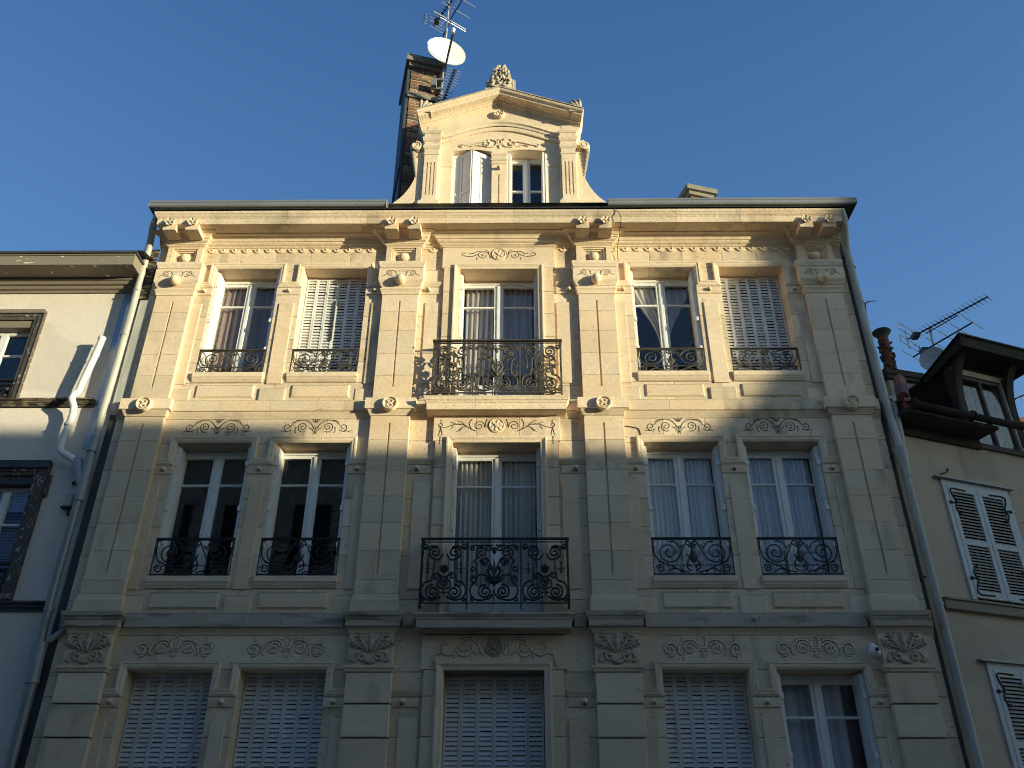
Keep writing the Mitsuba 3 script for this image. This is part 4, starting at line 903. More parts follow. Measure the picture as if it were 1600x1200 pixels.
part(C, 'slate_cladding', b(-.04, -.006, .02, 1.03, 11.3, 13.03), 'slate_dark')
stack('low_chimney', 3.83, 2.0, 16, .46, .5, 12.0, 13.78, .12, brick_from=13.2)

# ------------------------------------------------------------------ rainwater pipes, flashing, wires
def pipe(pts, r, n=14): return tube(pts, r, n)
dp = thing('drainpipe', 'tall grey drainpipe in the corner between the cream house and the stone building', 'drainpipe', 'rainwater drainpipes')
part(dp, 'pipe', pipe([(-5.62, -.42, 11.24), (-5.70, -.33, 11.05), (-5.80, -.1, 10.85), (-5.83, -.05, 10.6), (-5.83, -.05, 9.0), (-5.85, -.05, 7.1)], .055), 'zinc_pale', 50)
part(dp, 'pipe', pipe([(-5.85, -.05, 7.1), (-5.85, -.05, 5.0), (-5.83, -.05, 4.35)], .055), 'zinc', 50)
part(dp, 'socket', pipe([(-5.85, -.05, 7.3), (-5.85, -.05, 7.06)], .072), 'pvc_grey', 50)
part(dp, 'branch', cat(pipe([(-6.03, -.03, 6.95), (-5.95, -.05, 6.74), (-5.86, -.05, 6.55)], .07), pipe([(-5.85, -.05, 7.0), (-5.84, -.05, 6.3)], .068)), 'pvc_grey', 50)
for z in (9.05, 9.9, 6.3, 4.75): part(dp, 'collar', pipe([(-5.84, -.05, z), (-5.84, -.05, z + .035)], .064), 'zinc', 50)
part(dp, 'lower_branch', cat(pipe([(-5.83, -.05, 4.36), (-5.80, -.05, 3.85)], .085), pipe([(-5.55, -.02, 4.55), (-5.72, -.05, 4.38)], .04)), 'pvc_grey', 50)
part(dp, 'pipe', pipe([(-5.80, -.05, 3.9), (-5.78, -.05, 2.0), (-5.78, -.05, 0.1)], .06), 'zinc', 50)
wp = thing('drainpipe', 'bent white plastic pipe ending open on the sunlit cream wall', 'drainpipe', 'rainwater drainpipes')
part(wp, 'pipe', pipe([(-6.16, -.06, 9.03), (-6.195, -.06, 8.7), (-6.27, -.06, 8.22), (-6.285, -.06, 8.06), (-6.32, -.1, 7.99), (-6.325, -.12, 7.9), (-6.29, -.07, 7.80), (-6.28, -.05, 7.68), (-6.30, -.05, 7.4), (-6.325, -.05, 7.2), (-6.31, -.05, 7.09), (-6.24, -.05, 7.03), (-6.12, -.05, 6.97), (-6.05, -.04, 6.92)], .052), 'pvc', 60)
for z, x in ((8.70, -6.195), (7.50, -6.295), (9.0, -6.165)): part(wp, 'collar', pipe([(x, -.06, z - .02), (x, -.06, z + .02)], .06), 'pvc', 50)
rp = thing('drainpipe', 'pale grey drainpipe down the right hand corner of the stone building', 'drainpipe', 'rainwater drainpipes')
part(rp, 'pipe', pipe([(5.60, -.46, 11.2), (5.63, -.42, 11.06), (5.66, -.3, 10.93), (5.70, -.12, 10.72), (5.715, -.08, 10.55), (5.72, -.08, 9.3), (5.735, -.08, 7.9), (5.765, -.08, 7.1)], .056), 'zinc_pale', 50)
part(rp, 'pipe', pipe([(5.765, -.08, 7.1), (5.765, -.08, 4.8), (5.77, -.08, .1)], .054), 'pipe_beige', 50)
for z in (10.3, 9.6, 7.86, 6.62, 4.82, 4.55): part(rp, 'collar', pipe([(5.725 if z > 8 else 5.765, -.08, z), (5.725 if z > 8 else 5.765, -.08, z + .03)], .063), 'zinc_pale' if z > 8 else 'pipe_beige', 50)
part(rp, 'branch', cat(lathe([(.055, 6.62), (.06, 6.75), (.085, 6.9), (.09, 7.05), (.06, 7.1)], (5.775, -.08, 0), 'z', 16), pipe([(5.80, -.08, 7.02), (5.84, -.06, 7.3), (5.86, -.04, 7.95)], .05)), 'pipe_beige', 50)
part(B, 'zinc_flashing', bx(-5.755, -5.60, -.012, 0, 7.75, 9.77), 'zinc_pale')
part(B, 'flashing_board', bx(-5.80, -5.655, -.02, .0, 9.79, 10.8), 'rotten_wood')
part(B, 'slate_strip', bx(-5.76, -5.645, .02, .05, 0, 7.7), 'slate_dark')
part(B, 'party_joint', bx(5.645, 5.70, .02, .06, 0, 11.1), 'slate_dark')
part(B, 'party_wall', bx(5.645, 5.79, .062, 9, 0, 11.1), 'plaster_dull')
part(B, 'loose_wire', cat(tube(smooth_line([(1.90, 11.2), (1.97, 11.1), (1.99, 10.98)]) , .006, 5).apply_translation([0, -.52, 0]), tube(np.array([(1.99, -.5, 10.98), (1.985, -.2, 10.9), (1.96, -.05, 10.78), (1.96, -.02, 10.5)]), .006, 5)), 'stone_groove')
part(B, 'crack_wire', shifted(tube(smooth_line([(1.88, 7.48), (2.0, 7.46), (2.08, 7.42), (2.1, 7.3), (2.12, 7.25)]), .008, 5), 0, -.006, 0), 'stone_groove')
for z in (10.55, 7.0, 5.2): part(B, 'flashing_clip', bx(5.64, 5.72, -.02, .0, z, z + .03), 'rotten_wood')
cm = thing('security_lamp', 'small white globe lamp with a dark lens beside the right hand carved panel', 'lamp')
part(cm, 'globe', blob((4.79, -.13, 4.225), (.072, .075, .078), 3), 'pvc', True)
part(cm, 'lens', blob((4.80, -.205, 4.235), (.028, .02, .025), 2), 'plastic_black', True)
part(cm, 'bracket', cat(bx(4.765, 4.815, -.12, 0, 4.28, 4.33), bar((4.79, -.1, 4.15), (4.79, -.05, 4.11), .02)), 'pvc')
part(B, 'wall_eye', cat(lathe([(.035, 0), (.035, .03), (.022, .05), (.001, .05)], (3.36, -.074, 4.65), 'y', 12)), 'zinc_pale', 40)

# ------------------------------------------------------------------ left house
H = thing('cream_house', 'cream plastered house at left with brown box eaves and dark peeling window frames', 'house')
Y = .12
lw = [(-9.0, -7.43, 8.05, 9.47), (-8.3, -6.655, 5.0, 6.76)]
hol = unary_union([sbox(a, c, b, d) for a, b, c, d in lw])
part(H, 'wall', prism(sbox(-14, 0, -5.66, 10.42).difference(hol), Y, Y + .35), 'plaster_cream')
part(H, 'side_wall', cat(bx(-14, -13.7, Y + .352, 9, 0, 10.4), bx(-13.7, -5.7, 8.7, 9, 0, 10.4)), 'plaster_dull')
ev = holder(H, 'eaves')
part(ev, 'soffit_box', sweep([(-14, Y), (-5.83, Y)], [(0, 10.21), (.50, 10.21), (.50, 10.385), (.52, 10.39), (.52, 10.41), (0, 10.42)], 'plan'), 'flaking_paint')
part(ev, 'frieze_moulding', sweep([(-14, Y), (-5.90, Y)], [(-.0, 10.0), (.03, 10.0), (.035, 10.04), (.075, 10.05), (.08, 10.10), (.12, 10.11), (.13, 10.16), (.16, 10.17), (.16, 10.207), (0, 10.207)], 'plan'), 'brown_paint')
part(ev, 'gutter_lip', bx(-14, -5.80, -.43, Y, 10.412, 10.45), 'slate_dark')
part(H, 'roof', tm([[-14, -.42, 10.46], [-5.7, -.42, 10.46], [-5.7, 5, 12], [-14, 5, 12]], [[0, 1, 2], [0, 2, 3]]), 'slate_dark')
for z0, z1 in ((7.88, 8.0), (4.80, 4.92)):
    s = holder(H, 'string_course')
    part(s, 'moulding', sweep([(-14, Y), (-6.09 if z0 > 6 else -5.95, Y)], [(0, z0), (.03, z0), (.035, z0 + .03), (.06, z0 + .045), (.065, z0 + .085), (.1, z0 + .095), (.1, z1), (0, z1 + .01)], 'plan'), 'rotten_wood' if z0 > 6 else 'slate_dark')
for k, (a, b, c, d) in enumerate(lw):
    w = holder(H, 'window')
    ow = .155 if k == 0 else .2
    part(w, 'surround', sweep([(b, c - .05), (b, d), (a, d)][::-1], [(0, -Y - .02), (0, -Y + .03), (-.05, -Y + .035), (-.06, -Y + .05), (-ow + .04, -Y + .055), (-ow, -Y + .075), (-ow, -Y - .02)], 'face'), 'peeling_paint')
    part(w, 'lintel', cat(bx(a, b + ow - .004, Y - .085, Y - .0, d + .1, d + ow + .015), bx(a, b, Y, Y + .16, d - .13, d)), 'brown_paint' if k == 0 else 'slate_dark')
    if k: part(w, 'surround_ear', cbx(b + .0, b + .25, Y - .05, Y, d - .33, d + .0, .01), 'peeling_paint')
    yg = Y + .14; gt = d - .19; cx = -7.93 if k == 0 else -7.075
    br = 8.895 if k == 0 else 6.066
    gr = b - .11 if k == 0 else b - .055
    part(w, 'frame', cat(bx(a, b, yg, yg + .05, gt, d - .128), bx(gr, b, yg, yg + .05, c, gt), bx(cx - .05, cx + .05, yg - .015, yg + .05, c, gt), bx(a, b, yg, yg + .05, c, c + .08)), 'white_paint')
    for x0, x1 in ((cx + .05, gr), (a, cx - .05)):
        part(w, 'glazing_bar', bx(x0, x1, yg, yg + .04, br - .016, br + .016), 'white_paint')
        part(w, 'pane', tm([[x0, yg + .02, c], [x1, yg + .02, c], [x1, yg + .02, gt], [x0, yg + .02, gt]], [[0, 1, 2], [0, 2, 3]]), 'glass')
    part(H, 'interior', cat(bx(a - .2, b + .2, 1.8, 1.83, c - .2, d + .2), bx(b + .2, b + .23, Y + .36, 1.8, c - .2, d + .2), bx(a - .23, a - .2, Y + .36, 1.8, c - .2, d + .2), bx(a - .2, b + .2, Y + .36, 1.8, d + .2, d + .23), bx(a - .2, b + .2, Y + .36, 1.8, c - .23, c - .2)), 'room_black')
    if k: single('window_blind', cat([bx(a + .02, b - .06, yg + .075, yg + .08, z, z + .034) for z in np.arange(c + .1, gt, .045)]), 'blind_blue', 'blue slatted blind behind the lower window of the cream house', 'blind')
    gd = holder(H, 'window_guard'); h = .46 if k == 0 else .47; x0, x1 = a, b + .02; g = c + .0
    zt = c + h if k else 8.37
    part(gd, 'top_rail', cat(bx(x0, x1, Y - .055, Y - .005, zt - .04, zt), bx(x0, x1, Y - .06, Y - .0, zt - .12, zt - .09)), 'black_iron')
    part(gd, 'bottom_rail', bx(x0, x1, Y - .045, Y - .015, c - .0, c + .025), 'black_iron')
    part(gd, 'end_post', bx(x1 - .025, x1, Y - .045, Y - .015, c + .025, zt - .12), 'black_iron')
    n = int((x1 - x0) / .16)
    for i in range(n):
        x = x1 - .11 - i * .16
        if x < -8.1: break
        part(gd, 'scroll', shifted(cat(tube(spiral(0, .05, .05, -PI / 2, 1.4, .3), .01, 5), tube(spiral(0, -.06, .05, PI / 2, 1.4, .3), .01, 5)), x, Y - .03, (c + zt) / 2 - .05), 'black_iron', 45)
part(H, 'zinc_flashing', bx(-6.10, -5.93, Y - .012, Y, 7.2, 10.0), 'zinc_sheet')
part(H, 'hook', cat(lathe([(.03, 0), (.03, .03), (.02, .04), (.001, .04)], (-6.06, Y, 6.64), 'y', 10), bar((-6.06, Y - .03, 6.63), (-6.05, Y - .07, 6.59), .01)), 'black_iron')
bxk = holder(H, 'meter_box')
part(bxk, 'case', cbx(-6.10, -5.98, Y - .09, Y, 6.26, 6.46, .01), 'pipe_beige')
part(bxk, 'bracket', cat(bx(-6.12, -5.96, Y - .1, Y, 6.235, 6.258), bar((-6.02, Y - .05, 6.24), (-6.0, Y - .05, 6.13), .02)), 'black_iron')

# ------------------------------------------------------------------ right house: its front turns away by 21 degrees
R_ = thing('shuttered_house', 'shaded plastered house at right with pale louvred shutters and a hooded dormer', 'house')
th = math.radians(21); TU = np.array([math.cos(th), math.sin(th), 0]); TV = np.array([math.sin(th), -math.cos(th), 0]); P0 = np.array([5.75, .1, 0])
def loc(m):
    "mesh made in (u, -v, z), u along the front and v outwards, to the world"
    v = np.array(m.vertices); return tm(P0 + v[:, :1] * TU - v[:, 1:2] * TV + v[:, 2:3] * [0, 0, 1], m.faces)
def rpart(parent, name, mesh, m, smooth=False): return part(parent, name, loc(mesh), m, smooth)
op = unary_union([sbox(.80, 5.03, 1.96, 6.77), sbox(.72, 2.35, 1.85, 4.15), sbox(1.78, 7.45, 2.66, 8.80)])
rpart(R_, 'wall', prism(unary_union([sbox(-.08, 0, 9, 7.66), sbox(1.675, 7.6, 2.79, 8.9)]).difference(op), 0, .35), 'plaster_beige')
rpart(R_, 'side_wall', cat(bx(8.7, 9, .352, 8, 0, 7.6), bx(0, 9, 8, 8.3, 0, 7.6)), 'plaster_dull')
def house_shutter(u0, u1, z0, z1, midz, cap, nlow, nup):
    s = holder(R_, 'shutter_frame'); y = -.0
    rpart(s, 'jamb', cat(bx(u0 - .075, u0, -.03, .12, z0 - .03, z1), bx(u1, u1 + .075, -.03, .12, z0 - .03, z1), bx(u0 - .075, u1 + .075, -.03, .12, z1, z1 + .09)), 'shutter_grey')
    rpart(s, 'drip_cap', cat(bx(u0 - .2, u1 + .17, -.085, 0, z1 + .09, z1 + .115)), 'zinc')
    uc = (u0 + u1) / 2
    for k, (a, b) in enumerate(((u0 + .004, uc - .003), (uc + .003, u1 - .004))):
        lf = holder(R_, 'shutter_leaf'); st = .078
        rpart(lf, 'frame', cat(cbx(a, a + st, -.035, .01, z0, z1, .004), cbx(b - st, b, -.035, .01, z0, z1, .004), bx(a + st, b - st, -.033, .01, z1 - .085, z1), bx(a + st, b - st, -.033, .01, z0, z0 + .10), bx(a + st, b - st, -.033, .01, midz - .04, midz + .04)), 'shutter_grey')
        for zlo, zhi, n in ((midz + .04, z1 - .085, nup), (z0 + .10, midz - .04, nlow)):
            for i in range(n):
                z = zlo + (i + .5) * (zhi - zlo) / n
                if z < 2.2: continue
                v = [[x, q, r] for x in (a + st - .003, b - st + .003) for (q, r) in ((-.03, z - .022), (.004, z + .012), (-.028, z - .03), (.006, z + .004))]
                rpart(lf, 'slat', tm(v, [[0, 1, 5], [0, 5, 4], [2, 6, 7], [2, 7, 3], [0, 4, 6], [0, 6, 2], [1, 3, 7], [1, 7, 5], [0, 2, 3], [0, 3, 1], [4, 5, 7], [4, 7, 6]]), 'shutter_slat_grey')
        o = a if k == 0 else b; sg = 1 if k == 0 else -1
        for zz, fl in ((z1 - .05, -1), (z0 + .05, 1)):
            rpart(lf, 'strap_hinge', cat(shifted(tube(smooth_line([(o + sg * .33, zz), (o + sg * .06, zz), (o + sg * .05, zz + fl * .1), (o + sg * .1, zz + fl * .2), (o + sg * .06, zz + fl * .3), (o + sg * .12, zz + fl * .4), (o + sg * .15, zz + fl * .37)]), .011, 5), 0, -.042, 0), blob((o + sg * .0, -.045, zz + fl * .22), (.035, .015, .025)), bar((o, -.042, zz + fl * .22), (o + sg * .09, -.042, zz + fl * .22), .01)), 'black_iron')
    rpart(R_, 'shutter_backing', bx(u0, u1, .10, .12, z0, z1), 'room_black')
house_shutter(.82, 1.94, 5.05, 6.70, 5.85, 0, 15, 15)
house_shutter(.74, 1.83, 2.37, 4.10, 3.2, 0, 16, 16)
rpart(R_, 'hook', cat(shifted(tube(smooth_line([(.70, 6.83), (.8, 6.87), (.88, 6.91), (.89, 6.95)]), .009, 5), 0, -.06, 0), blob((.89, -.06, 6.94), (.02, .02, .02))), 'black_iron')
rpart(R_, 'string_course', sweep([(.19, 0), (9, 0)], [(0, 4.835), (.07, 4.835), (.075, 4.84), (.075, 4.955), (.1, 4.96), (.1, 4.985), (0, 4.99)], 'plan'), 'brown_paint')
# eaves, gutter
rpart(R_, 'eaves_soffit', cat(bx(.02, 1.74, -.42, .02, 7.58, 7.63), bx(.02, 1.74, -.05, .0, 7.42, 7.58)), 'old_wood')
gp = holder(R_, 'gutter')
for k in range(4):
    a = np.linspace(PI, 2 * PI, 9); u0 = .10 + 1.1 * k
    pts = [(-.47 + .065 * math.cos(t), 7.70 + .075 * math.sin(t)) for t in a]; inn = [(-.47 + .058 * math.cos(t), 7.70 + .068 * math.sin(t)) for t in a[::-1]]
    v = [[u, y, z] for u in (u0, u0 + 1.097) for y, z in pts + inn]; n = len(pts) * 2
    f = []
    for i in range(n): j = (i + 1) % n; f += [[i, j, n + j], [i, n + j, n + i]]
    rpart(gp, 'gutter_length', tm(v, f), 'rust_sheet', 40)
    rpart(gp, 'joint', shifted(tube([(u0, 0, 0), (u0 + .03, 0, 0)], .079, 14), 0, -.47, 7.69), 'rust_sheet', 40)
rs = [[.02, -.45, 7.72], [1.5, -.45, 7.72], [1.5, 3.5, 9.75], [.02, 3.5, 9.75], [2.95, -.45, 7.72], [9, -.45, 7.72], [9, 3.5, 9.75], [2.95, 3.5, 9.75], [1.5, .9, 8.42], [2.95, .9, 8.42]]
rpart(R_, 'roof', tm(rs, [[0, 1, 2], [0, 2, 3], [4, 5, 6], [4, 6, 7], [8, 9, 7], [8, 7, 2]]), 'slate_dark')
# the dormer
D = holder(R_, 'dormer')
rpart(D, 'post', cbx(1.60, 1.765, -.015, .12, 7.62, 8.86, .02), 'old_wood'); rpart(D, 'post', cbx(2.68, 2.84, -.015, .12, 7.62, 8.86, .02), 'old_wood')
for u in (1.66, 2.80): rpart(D, 'cheek', tm([[u, .08, 7.75], [u, .08, 8.98], [u, .95, 8.97], [u, .95, 8.4]], [[0, 1, 2], [0, 2, 3]]), 'cheek_sheet')
def bracket(u0, u1):
    t = np.linspace(0, 1, 12)
    inner = [(-.01 - .42 * (1 - math.cos(q * PI / 2)), 8.22 + .86 * math.sin(q * PI / 2)) for q in t]
    poly = [(y - (.10 if True else 0) * (1 - .3 * k / 11), z) for k, (y, z) in enumerate(inner)]
    m = [(y, z) for y, z in inner] + [(y, z + .0) for y, z in [(-.47, 9.17), (-.50, 9.10)]]
    # a curved timber about .1 thick that sweeps out under the hood
    v = []
    for k, (y, z) in enumerate(inner):
        q = t[k] * PI / 2; ny, nz = -math.cos(q), -.0 + math.sin(q) * -1 * 0
        nrm = np.array([-math.sin(PI / 2 - q), -math.cos(PI / 2 - q)]); nrm = np.array([-math.cos(q) * .0 - .0, 0]) + np.array([0.09 * math.cos(q), .09 * math.sin(q)])
        for u in (u0, u1):
            v += [[u, y, z], [u, y + nrm[0], z + nrm[1]]]
    f = []
    for k in range(len(inner) - 1):
        a = 4 * k; b = a + 4
        for i, j in ((0, 1), (1, 3), (3, 2), (2, 0)): f += [[a + i, a + j, b + j], [a + i, b + j, b + i]]
    return tm(v, f)
rpart(D, 'bracket', bracket(1.615, 1.75), 'old_wood'); rpart(D, 'bracket', bracket(2.69, 2.83), 'old_wood')
rpart(D, 'hood', cat(tm([[1.50, -.43, 9.02], [3.16, -.43, 9.02], [3.16, .52, 9.0], [1.62, .52, 8.86], [1.48, -.45, 9.19], [3.2, -.45, 9.19], [3.2, .55, 9.12], [1.60, .55, 8.93]], [[0, 2, 1], [0, 3, 2], [4, 5, 6], [4, 6, 7], [0, 1, 5], [0, 5, 4], [1, 2, 6], [1, 6, 5], [2, 3, 7], [2, 7, 6], [3, 0, 4], [3, 4, 7]])), 'old_wood')
rpart(D, 'hood_roof', tm([[1.44, -.49, 9.195], [3.25, -.49, 9.195], [3.25, .6, 9.02], [1.58, .6, 8.945], [2.34, .2, 9.36], [2.34, .7, 9.30], [1.44, -.49, 9.22], [3.25, -.49, 9.22]], [[0, 1, 7], [0, 7, 6], [6, 7, 4], [6, 4, 5], [6, 5, 3], [7, 2, 5], [7, 5, 4], [0, 3, 2], [0, 2, 1]]), 'slate_dark')
rpart(D, 'hood_lining', bx(1.62, 2.82, .04, .09, 8.80, 9.03), 'old_wood')
wd = holder(R_, 'dormer_window')
rpart(wd, 'frame', cat(bx(1.765, 1.80, .03, .09, 7.5, 8.8), bx(2.63, 2.68, .03, .09, 7.5, 8.8), bx(1.8, 2.63, .03, .09, 8.74, 8.8), bx(1.8, 2.63, .03, .09, 8.05, 8.12), bx(2.195, 2.235, .02, .09, 7.53, 8.74), bx(1.74, 2.72, -.05, .1, 7.45, 7.53)), 'frame_brown')
for a, b in ((1.8, 2.195), (2.235, 2.63)):
    for c, d in ((8.12, 8.74), (7.53, 8.05)): rpart(wd, 'pane', tm([[a, .06, c], [b, .06, c], [b, .06, d], [a, .06, d]], [[0, 1, 2], [0, 2, 3]]), 'glass')
rpart(R_, 'interior', bx(1.6, 2.85, .9, .93, 7.3, 8.9), 'room_black')
key = thing('curtain', 'greyish net curtain behind the dormer window of the right hand house', 'curtain', 'curtains behind the windows'); scene[key] = mikit.ply(loc(pleats(1.8, 2.63, 7.53, 8.74, .16, 9, .015, seed=77)), 'curtain_net', True)
# verge of half-round tiles, chimney and pot at the party wall
vg = holder(R_, 'verge')
for k in range(6):
    t = k / 5; p = np.array([6.02 + .42 * t, -.05 + .8 * t, 7.92 + .72 * t]); q = p + np.array([.42, .8, .72]) / 5 * 1.12
    part(vg, 'ridge_tile', tube([p, p + .9 * (q - p), q], [.088, .095, .08], 10), 'red_paint' if k < 3 else 'terracotta', 50)
    part(vg, 'mortar_fillet', tube([p + (.075, -.04, -.05), p + (.09, .02, .02), p + (.015, .04, .09)], .016, 6), 'zinc_pale', 50)
part(vg, 'apron', plan_prism(Polygon([(5.92, -.27), (6.12, -.22), (6.2, .2), (5.95, .2)]), 7.62, 7.80), 'red_paint')
C2 = holder(R_, 'chimney')
ca, sa = math.cos(math.radians(16)), math.sin(math.radians(16))
def cb(u0, u1, w0, w1, a, c): return tm([[6.60 + ca * u - sa * q, 1.4 + sa * u + ca * q, z] for u in (u0, u1) for q in (w0, w1) for z in (a, c)], BF)
part(C2, 'stack', cb(.04, .78, .05, .6, 7.8, 9.2), 'plaster_beige')
part(C2, 'cap', cat(cb(-.02, .84, -.02, .66, 9.2, 9.31), cb(.0, .82, 0, .64, 9.12, 9.2)), 'dark_concrete')
for u in (.30,): part(C2, 'cowl', lathe([(.001, .1), (.06, .09), (.1, .05), (.11, 0), (.11, -.05)], (6.6 + ca * u - sa * .3 + .12, 1.75, 9.36), 'z', 14), 'dark_concrete', 50)
po = holder(R_, 'chimney_pot')
pl = [lathe([(.105, 0), (.10, .1), (.092, .3), (.088, .6), (.085, .74), (.001, .74)], (6.735, 1.5, 9.3), 'z', 18)]
part(po, 'clay_pipe', cat(pl), 'pot_clay', 50)
vm = []
for k in range(90):
    a = rng.uniform(0, 2 * PI); z = rng.uniform(.02, .62); r = .095 + rng.uniform(0, .02)
    vm.append(blob((6.735 + r * math.cos(a), 1.5 + r * math.sin(a), 9.3 + z), (.022 * rng.uniform(.6, 1.3), .02, .018 * rng.uniform(.6, 1.4)), 1, rng.uniform(0, 3)))
part(po, 'crust', cat(vm), 'slate_dark', kind='stuff')
part(po, 'rim', lathe([(.088, 9.98), (.10, 10.03), (.145, 10.07), (.16, 10.10), (.155, 10.115), (.06, 10.115), (.001, 10.10)], (6.735, 1.5, 0), 'z', 20), 'slate_dark', 50)

# ------------------------------------------------------------------ aerials and dishes
def yagi(t, a, b, dirv, half, n, r=.008, boom_r=.013, m='aluminium', boom='plastic_black', ramp=0.0, first=.06):
    "boom from a to b with n crossing elements"
    a, b, dv = np.array(a), np.array(b), np.array(dirv) / np.linalg.norm(dirv)
    part(t, 'boom', bar(a, b, boom_r, 6), boom)
    for k in range(n):
        q = a + (b - a) * (first + (1 - first) * k / (n - 1)); h = half * (1 - ramp * k / (n - 1))
        part(t, 'element', bar(q - dv * h, q + dv * h, r, 5), m)
        if half < .3: part(t, 'insulator', bar(q - dv * .04, q + dv * .04, r * 1.7, 5), boom)
A1 = thing('television_aerial', 'large aerial above the white dish, running out of the top of the picture', 'aerial', 'rooftop aerials')
part(A1, 'mast', bar((-1.189, 0.488, 14.790), (-1.132, 0.488, 18.829), .024, 8), 'aluminium', 50)
part(A1, 'clamp', cat(bx(-1.329, -1.154, 0.4, 0.576, 15.387, 15.431), bx(-1.329, -1.154, 0.4, 0.576, 15.124, 15.168), bx(-1.382, -1.277, 0.312, 0.444, 15.141, 15.317)), 'zinc')
yagi(A1, (-1.106, 0.507, 17.319), (-0.662, -0.232, 17.319), (.71, .5, 0), .378, 4, .009, .013, ramp=.25, first=0)
for s in (-.035, .035): part(A1, 'folded_dipole', bar((-1.411, 0.301, 17.30 + s), (-.788, .738, 17.30 + s), .008, 6), 'aluminium')
yagi(A1, (-1.452, 0.798, 17.626), (-0.925, 0.084, 17.626), (.8, .58, 0), .14, 11, .007, .012)
rf = holder(A1, 'reflector')
for k in range(4):
    o = np.array([-.0, 0, -.16 + .1 * k]); part(rf, 'rod', bar(np.array([-1.672, .663, 17.626]) + o, np.array([-1.286, .926, 17.626]) + o, .007, 5), 'aluminium')
part(rf, 'upright', cat(bar((-1.672, 0.663, 17.468), (-1.672, 0.663, 17.776), .008, 5), bar((-1.470, 0.804, 17.468), (-1.470, 0.804, 17.776), .01, 5)), 'plastic_black')
part(A1, 'balun', bx(-1.452, -1.364, 0.663, 0.769, 17.53, 17.618), 'plastic_black')
part(A1, 'strut', bar((-1.233, 0.532, 16.854), (-1.075, 0.444, 17.205), .015), 'plastic_black')
A2 = thing('television_aerial', 'small aerial hanging below the dish, right of the brick chimney', 'aerial', 'rooftop aerials')
yagi(A2, (-1.154, 0.470, 14.746), (-0.881, -0.100, 15.054), (.85, .4, .0), .13, 13, .008, .012)
for s in (-1, 1): part(A2, 'reflector', cat([bar((-1.206 + .09 * s - .09, .575 - .035 * k, 14.70 + .06 * k + .09 * s), (-1.206 + .09 * s + .105, .663 - .035 * k, 14.70 + .06 * k + .09 * s), .007, 5) for k in range(4)]), 'aluminium')
def dish(t, c, n, r, depth, m, m_arm='plastic_black', arm=True, up=(0, 0, 1)):
    n = np.array(n, float) / np.linalg.norm(n); e = np.cross(up, n); e /= np.linalg.norm(e); g = np.cross(n, e)
    prof = [(.001, -depth)] + [(r * q, -depth * (1 - q * q)) for q in (.25, .45, .65, .82, .95, 1.0)] + [(r * 1.02, .006), (r * 1.02, -.014), (r * .8, -depth * .5 - .02), (r * .4, -depth * .95 - .02), (.001, -depth - .02)]
    q = lathe(prof, (0, 0, 0), 'z', 40); v = np.array(q.vertices) * [1, 1.08, 1]
    part(t, 'reflector', tm(np.array(c) + v[:, :1] * e + v[:, 1:2] * g + v[:, 2:3] * n, q.faces), m, 40)
    if arm:
        c = np.array(c); p = c - g * r * 1.06 - n * .03; f = c - g * r * .22 + n * r * 1.2
        part(t, 'arm', bar(p, f, .022, 6), m_arm)
        part(t, 'feed_horn', cat(bar(f - g * .03, f + g * .09 , .035, 10), blob(f + g * .1, (.042, .042, .042))), 'dish_white', 50)
    part(t, 'bracket', bar(np.array(c) - n * depth, np.array(c) - n * (depth + .14), .03, 8), 'zinc')
S1 = thing('satellite_dish', 'white satellite dish on the mast of the tall brick chimney', 'satellite dish', 'satellite dishes on the roofs')
dish(S1, (-1.106, .27, 16.067), (.374, -1.0, .134), .395, .075, 'dish_white')
A3 = thing('television_aerial', 'long aerial with a wire reflector, uppermost above the dormer of the right hand house', 'aerial', 'rooftop aerials')
part(A3, 'mast', bar((8.36, 3.0, 9.3), (8.48, 3.0, 11.22), .026, 8), 'aluminium', 50)
yagi(A3, (8.183, 3.415, 11.189), (9.116, 1.957, 11.189), (.286, .222, 0), .175, 19, .007, .014, first=.12)
part(A3, 'stay', bar((8.40, 3.05, 11.10), (8.78, 2.48, 11.14), .01), 'plastic_black')
part(A3, 'balun', bx(8.22, 8.34, 3.16, 3.32, 11.12, 11.21), 'plastic_black')
r3 = holder(A3, 'reflector')
for k in range(4): part(r3, 'rod', bar((7.93, 3.10 + .03 * k, 11.40 - .13 * k), (8.44, 3.50 + .03 * k, 11.40 - .13 * k), .009, 5), 'aluminium')
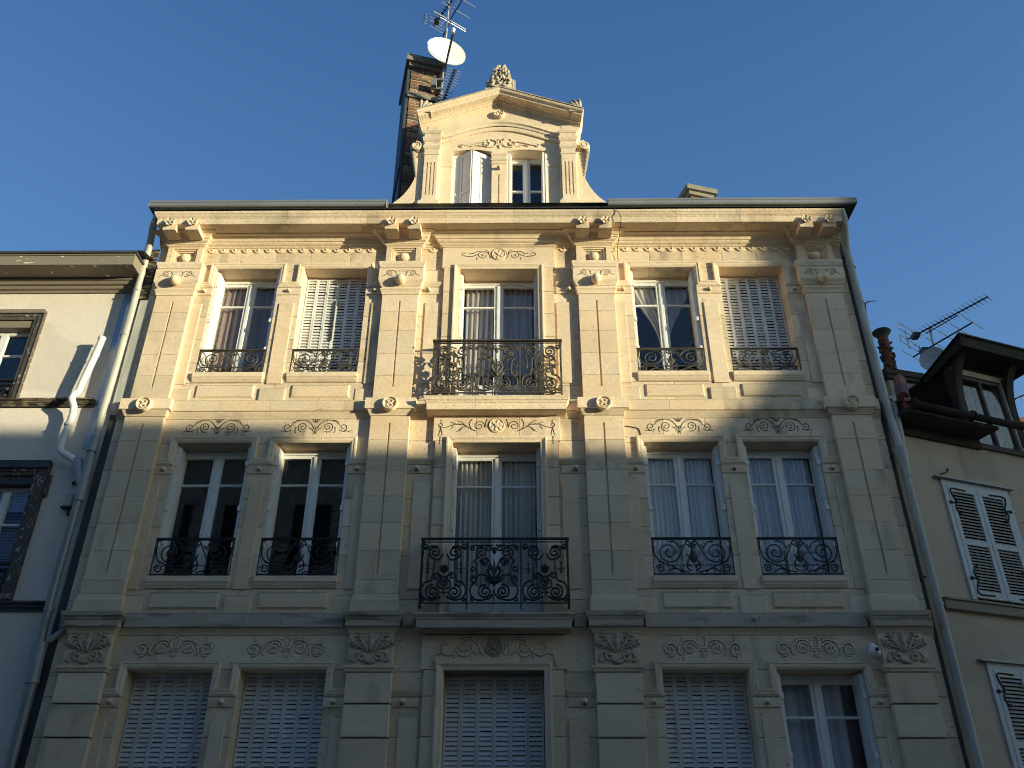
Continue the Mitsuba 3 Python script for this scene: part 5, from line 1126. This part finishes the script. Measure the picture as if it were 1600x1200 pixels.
part(r3, 'upright', cat(bar((7.93, 3.1, 11.40), (7.93, 3.12, 11.27), .009, 5), bar((7.93, 3.15, 11.14), (7.93, 3.2, 11.0), .009, 5), bar((8.19, 3.4, 11.42), (8.19, 3.42, 10.98), .014, 6), bar((8.45, 3.5, 11.1), (8.45, 3.6, 10.96), .009, 5)), 'aluminium')
A4 = thing('television_aerial', 'wide aerial on a black boom, directly above the grey dish of the right hand house', 'aerial', 'rooftop aerials')
yagi(A4, (8.188, 3.371, 10.748), (8.813, 2.149, 10.748), (.57, .423, 0), .36, 6, .009, .015, first=0)
part(A4, 'balun', bx(8.24, 8.36, 3.05, 3.2, 10.69, 10.78), 'plastic_black')
S2 = thing('satellite_dish', 'dull grey satellite dish half hidden behind the dormer roof', 'satellite dish', 'satellite dishes on the roofs')
dish(S2, (8.30, 2.9, 10.42), (-.55, -.75, .15), .24, .05, 'dish_grey', arm=False)
# further roofs at the right edge
FH = thing('far_house', 'sliver of a farther roof with orange tiles behind the dormer, at the right edge', 'house')
part(FH, 'wall', bx(10.45, 16, 4.5, 9, 0, 9.7), 'plaster_beige')
part(FH, 'roof', tm([[10.3, 4.2, 9.72], [16, 4.2, 9.72], [16, 7, 11], [10.3, 7, 11], [10.3, 4.2, 9.82], [16, 4.2, 9.82]], [[0, 1, 5], [0, 5, 4], [4, 5, 2], [4, 2, 3]]), 'terracotta')
A5 = thing('television_aerial', 'pale aerial cut off by the right edge of the picture, behind the dormer bracket', 'aerial', 'rooftop aerials')
part(A5, 'mast', bar((10.75, 5.0, 9.7), (10.8, 5.0, 10.75), .022), 'aluminium')
yagi(A5, (10.6, 5.3, 10.6), (11.4, 4.6, 10.75), (.6, .6, 0), .2, 10, .009, .014)
part(A5, 'lower_rod', cat(bar((10.6, 4.95, 10.3), (11.3, 5.1, 10.2), .014), bar((10.7, 4.95, 10.45), (10.85, 5.1, 10.2), .01)), 'aluminium')
A6 = single('aerial_tip', cat(bar((7.30, 3.0, 11.78), (7.40, 3.0, 11.84), .014), bar((7.36, 3.0, 11.83), (7.55, 3.0, 11.86), .008), bar((7.0, 3.0, 9.0), (7.32, 3.0, 11.8), .012)), 'plastic_black', 'tip of a thin aerial peeping out from behind the right hand drainpipe', 'aerial', False, 'rooftop aerials')
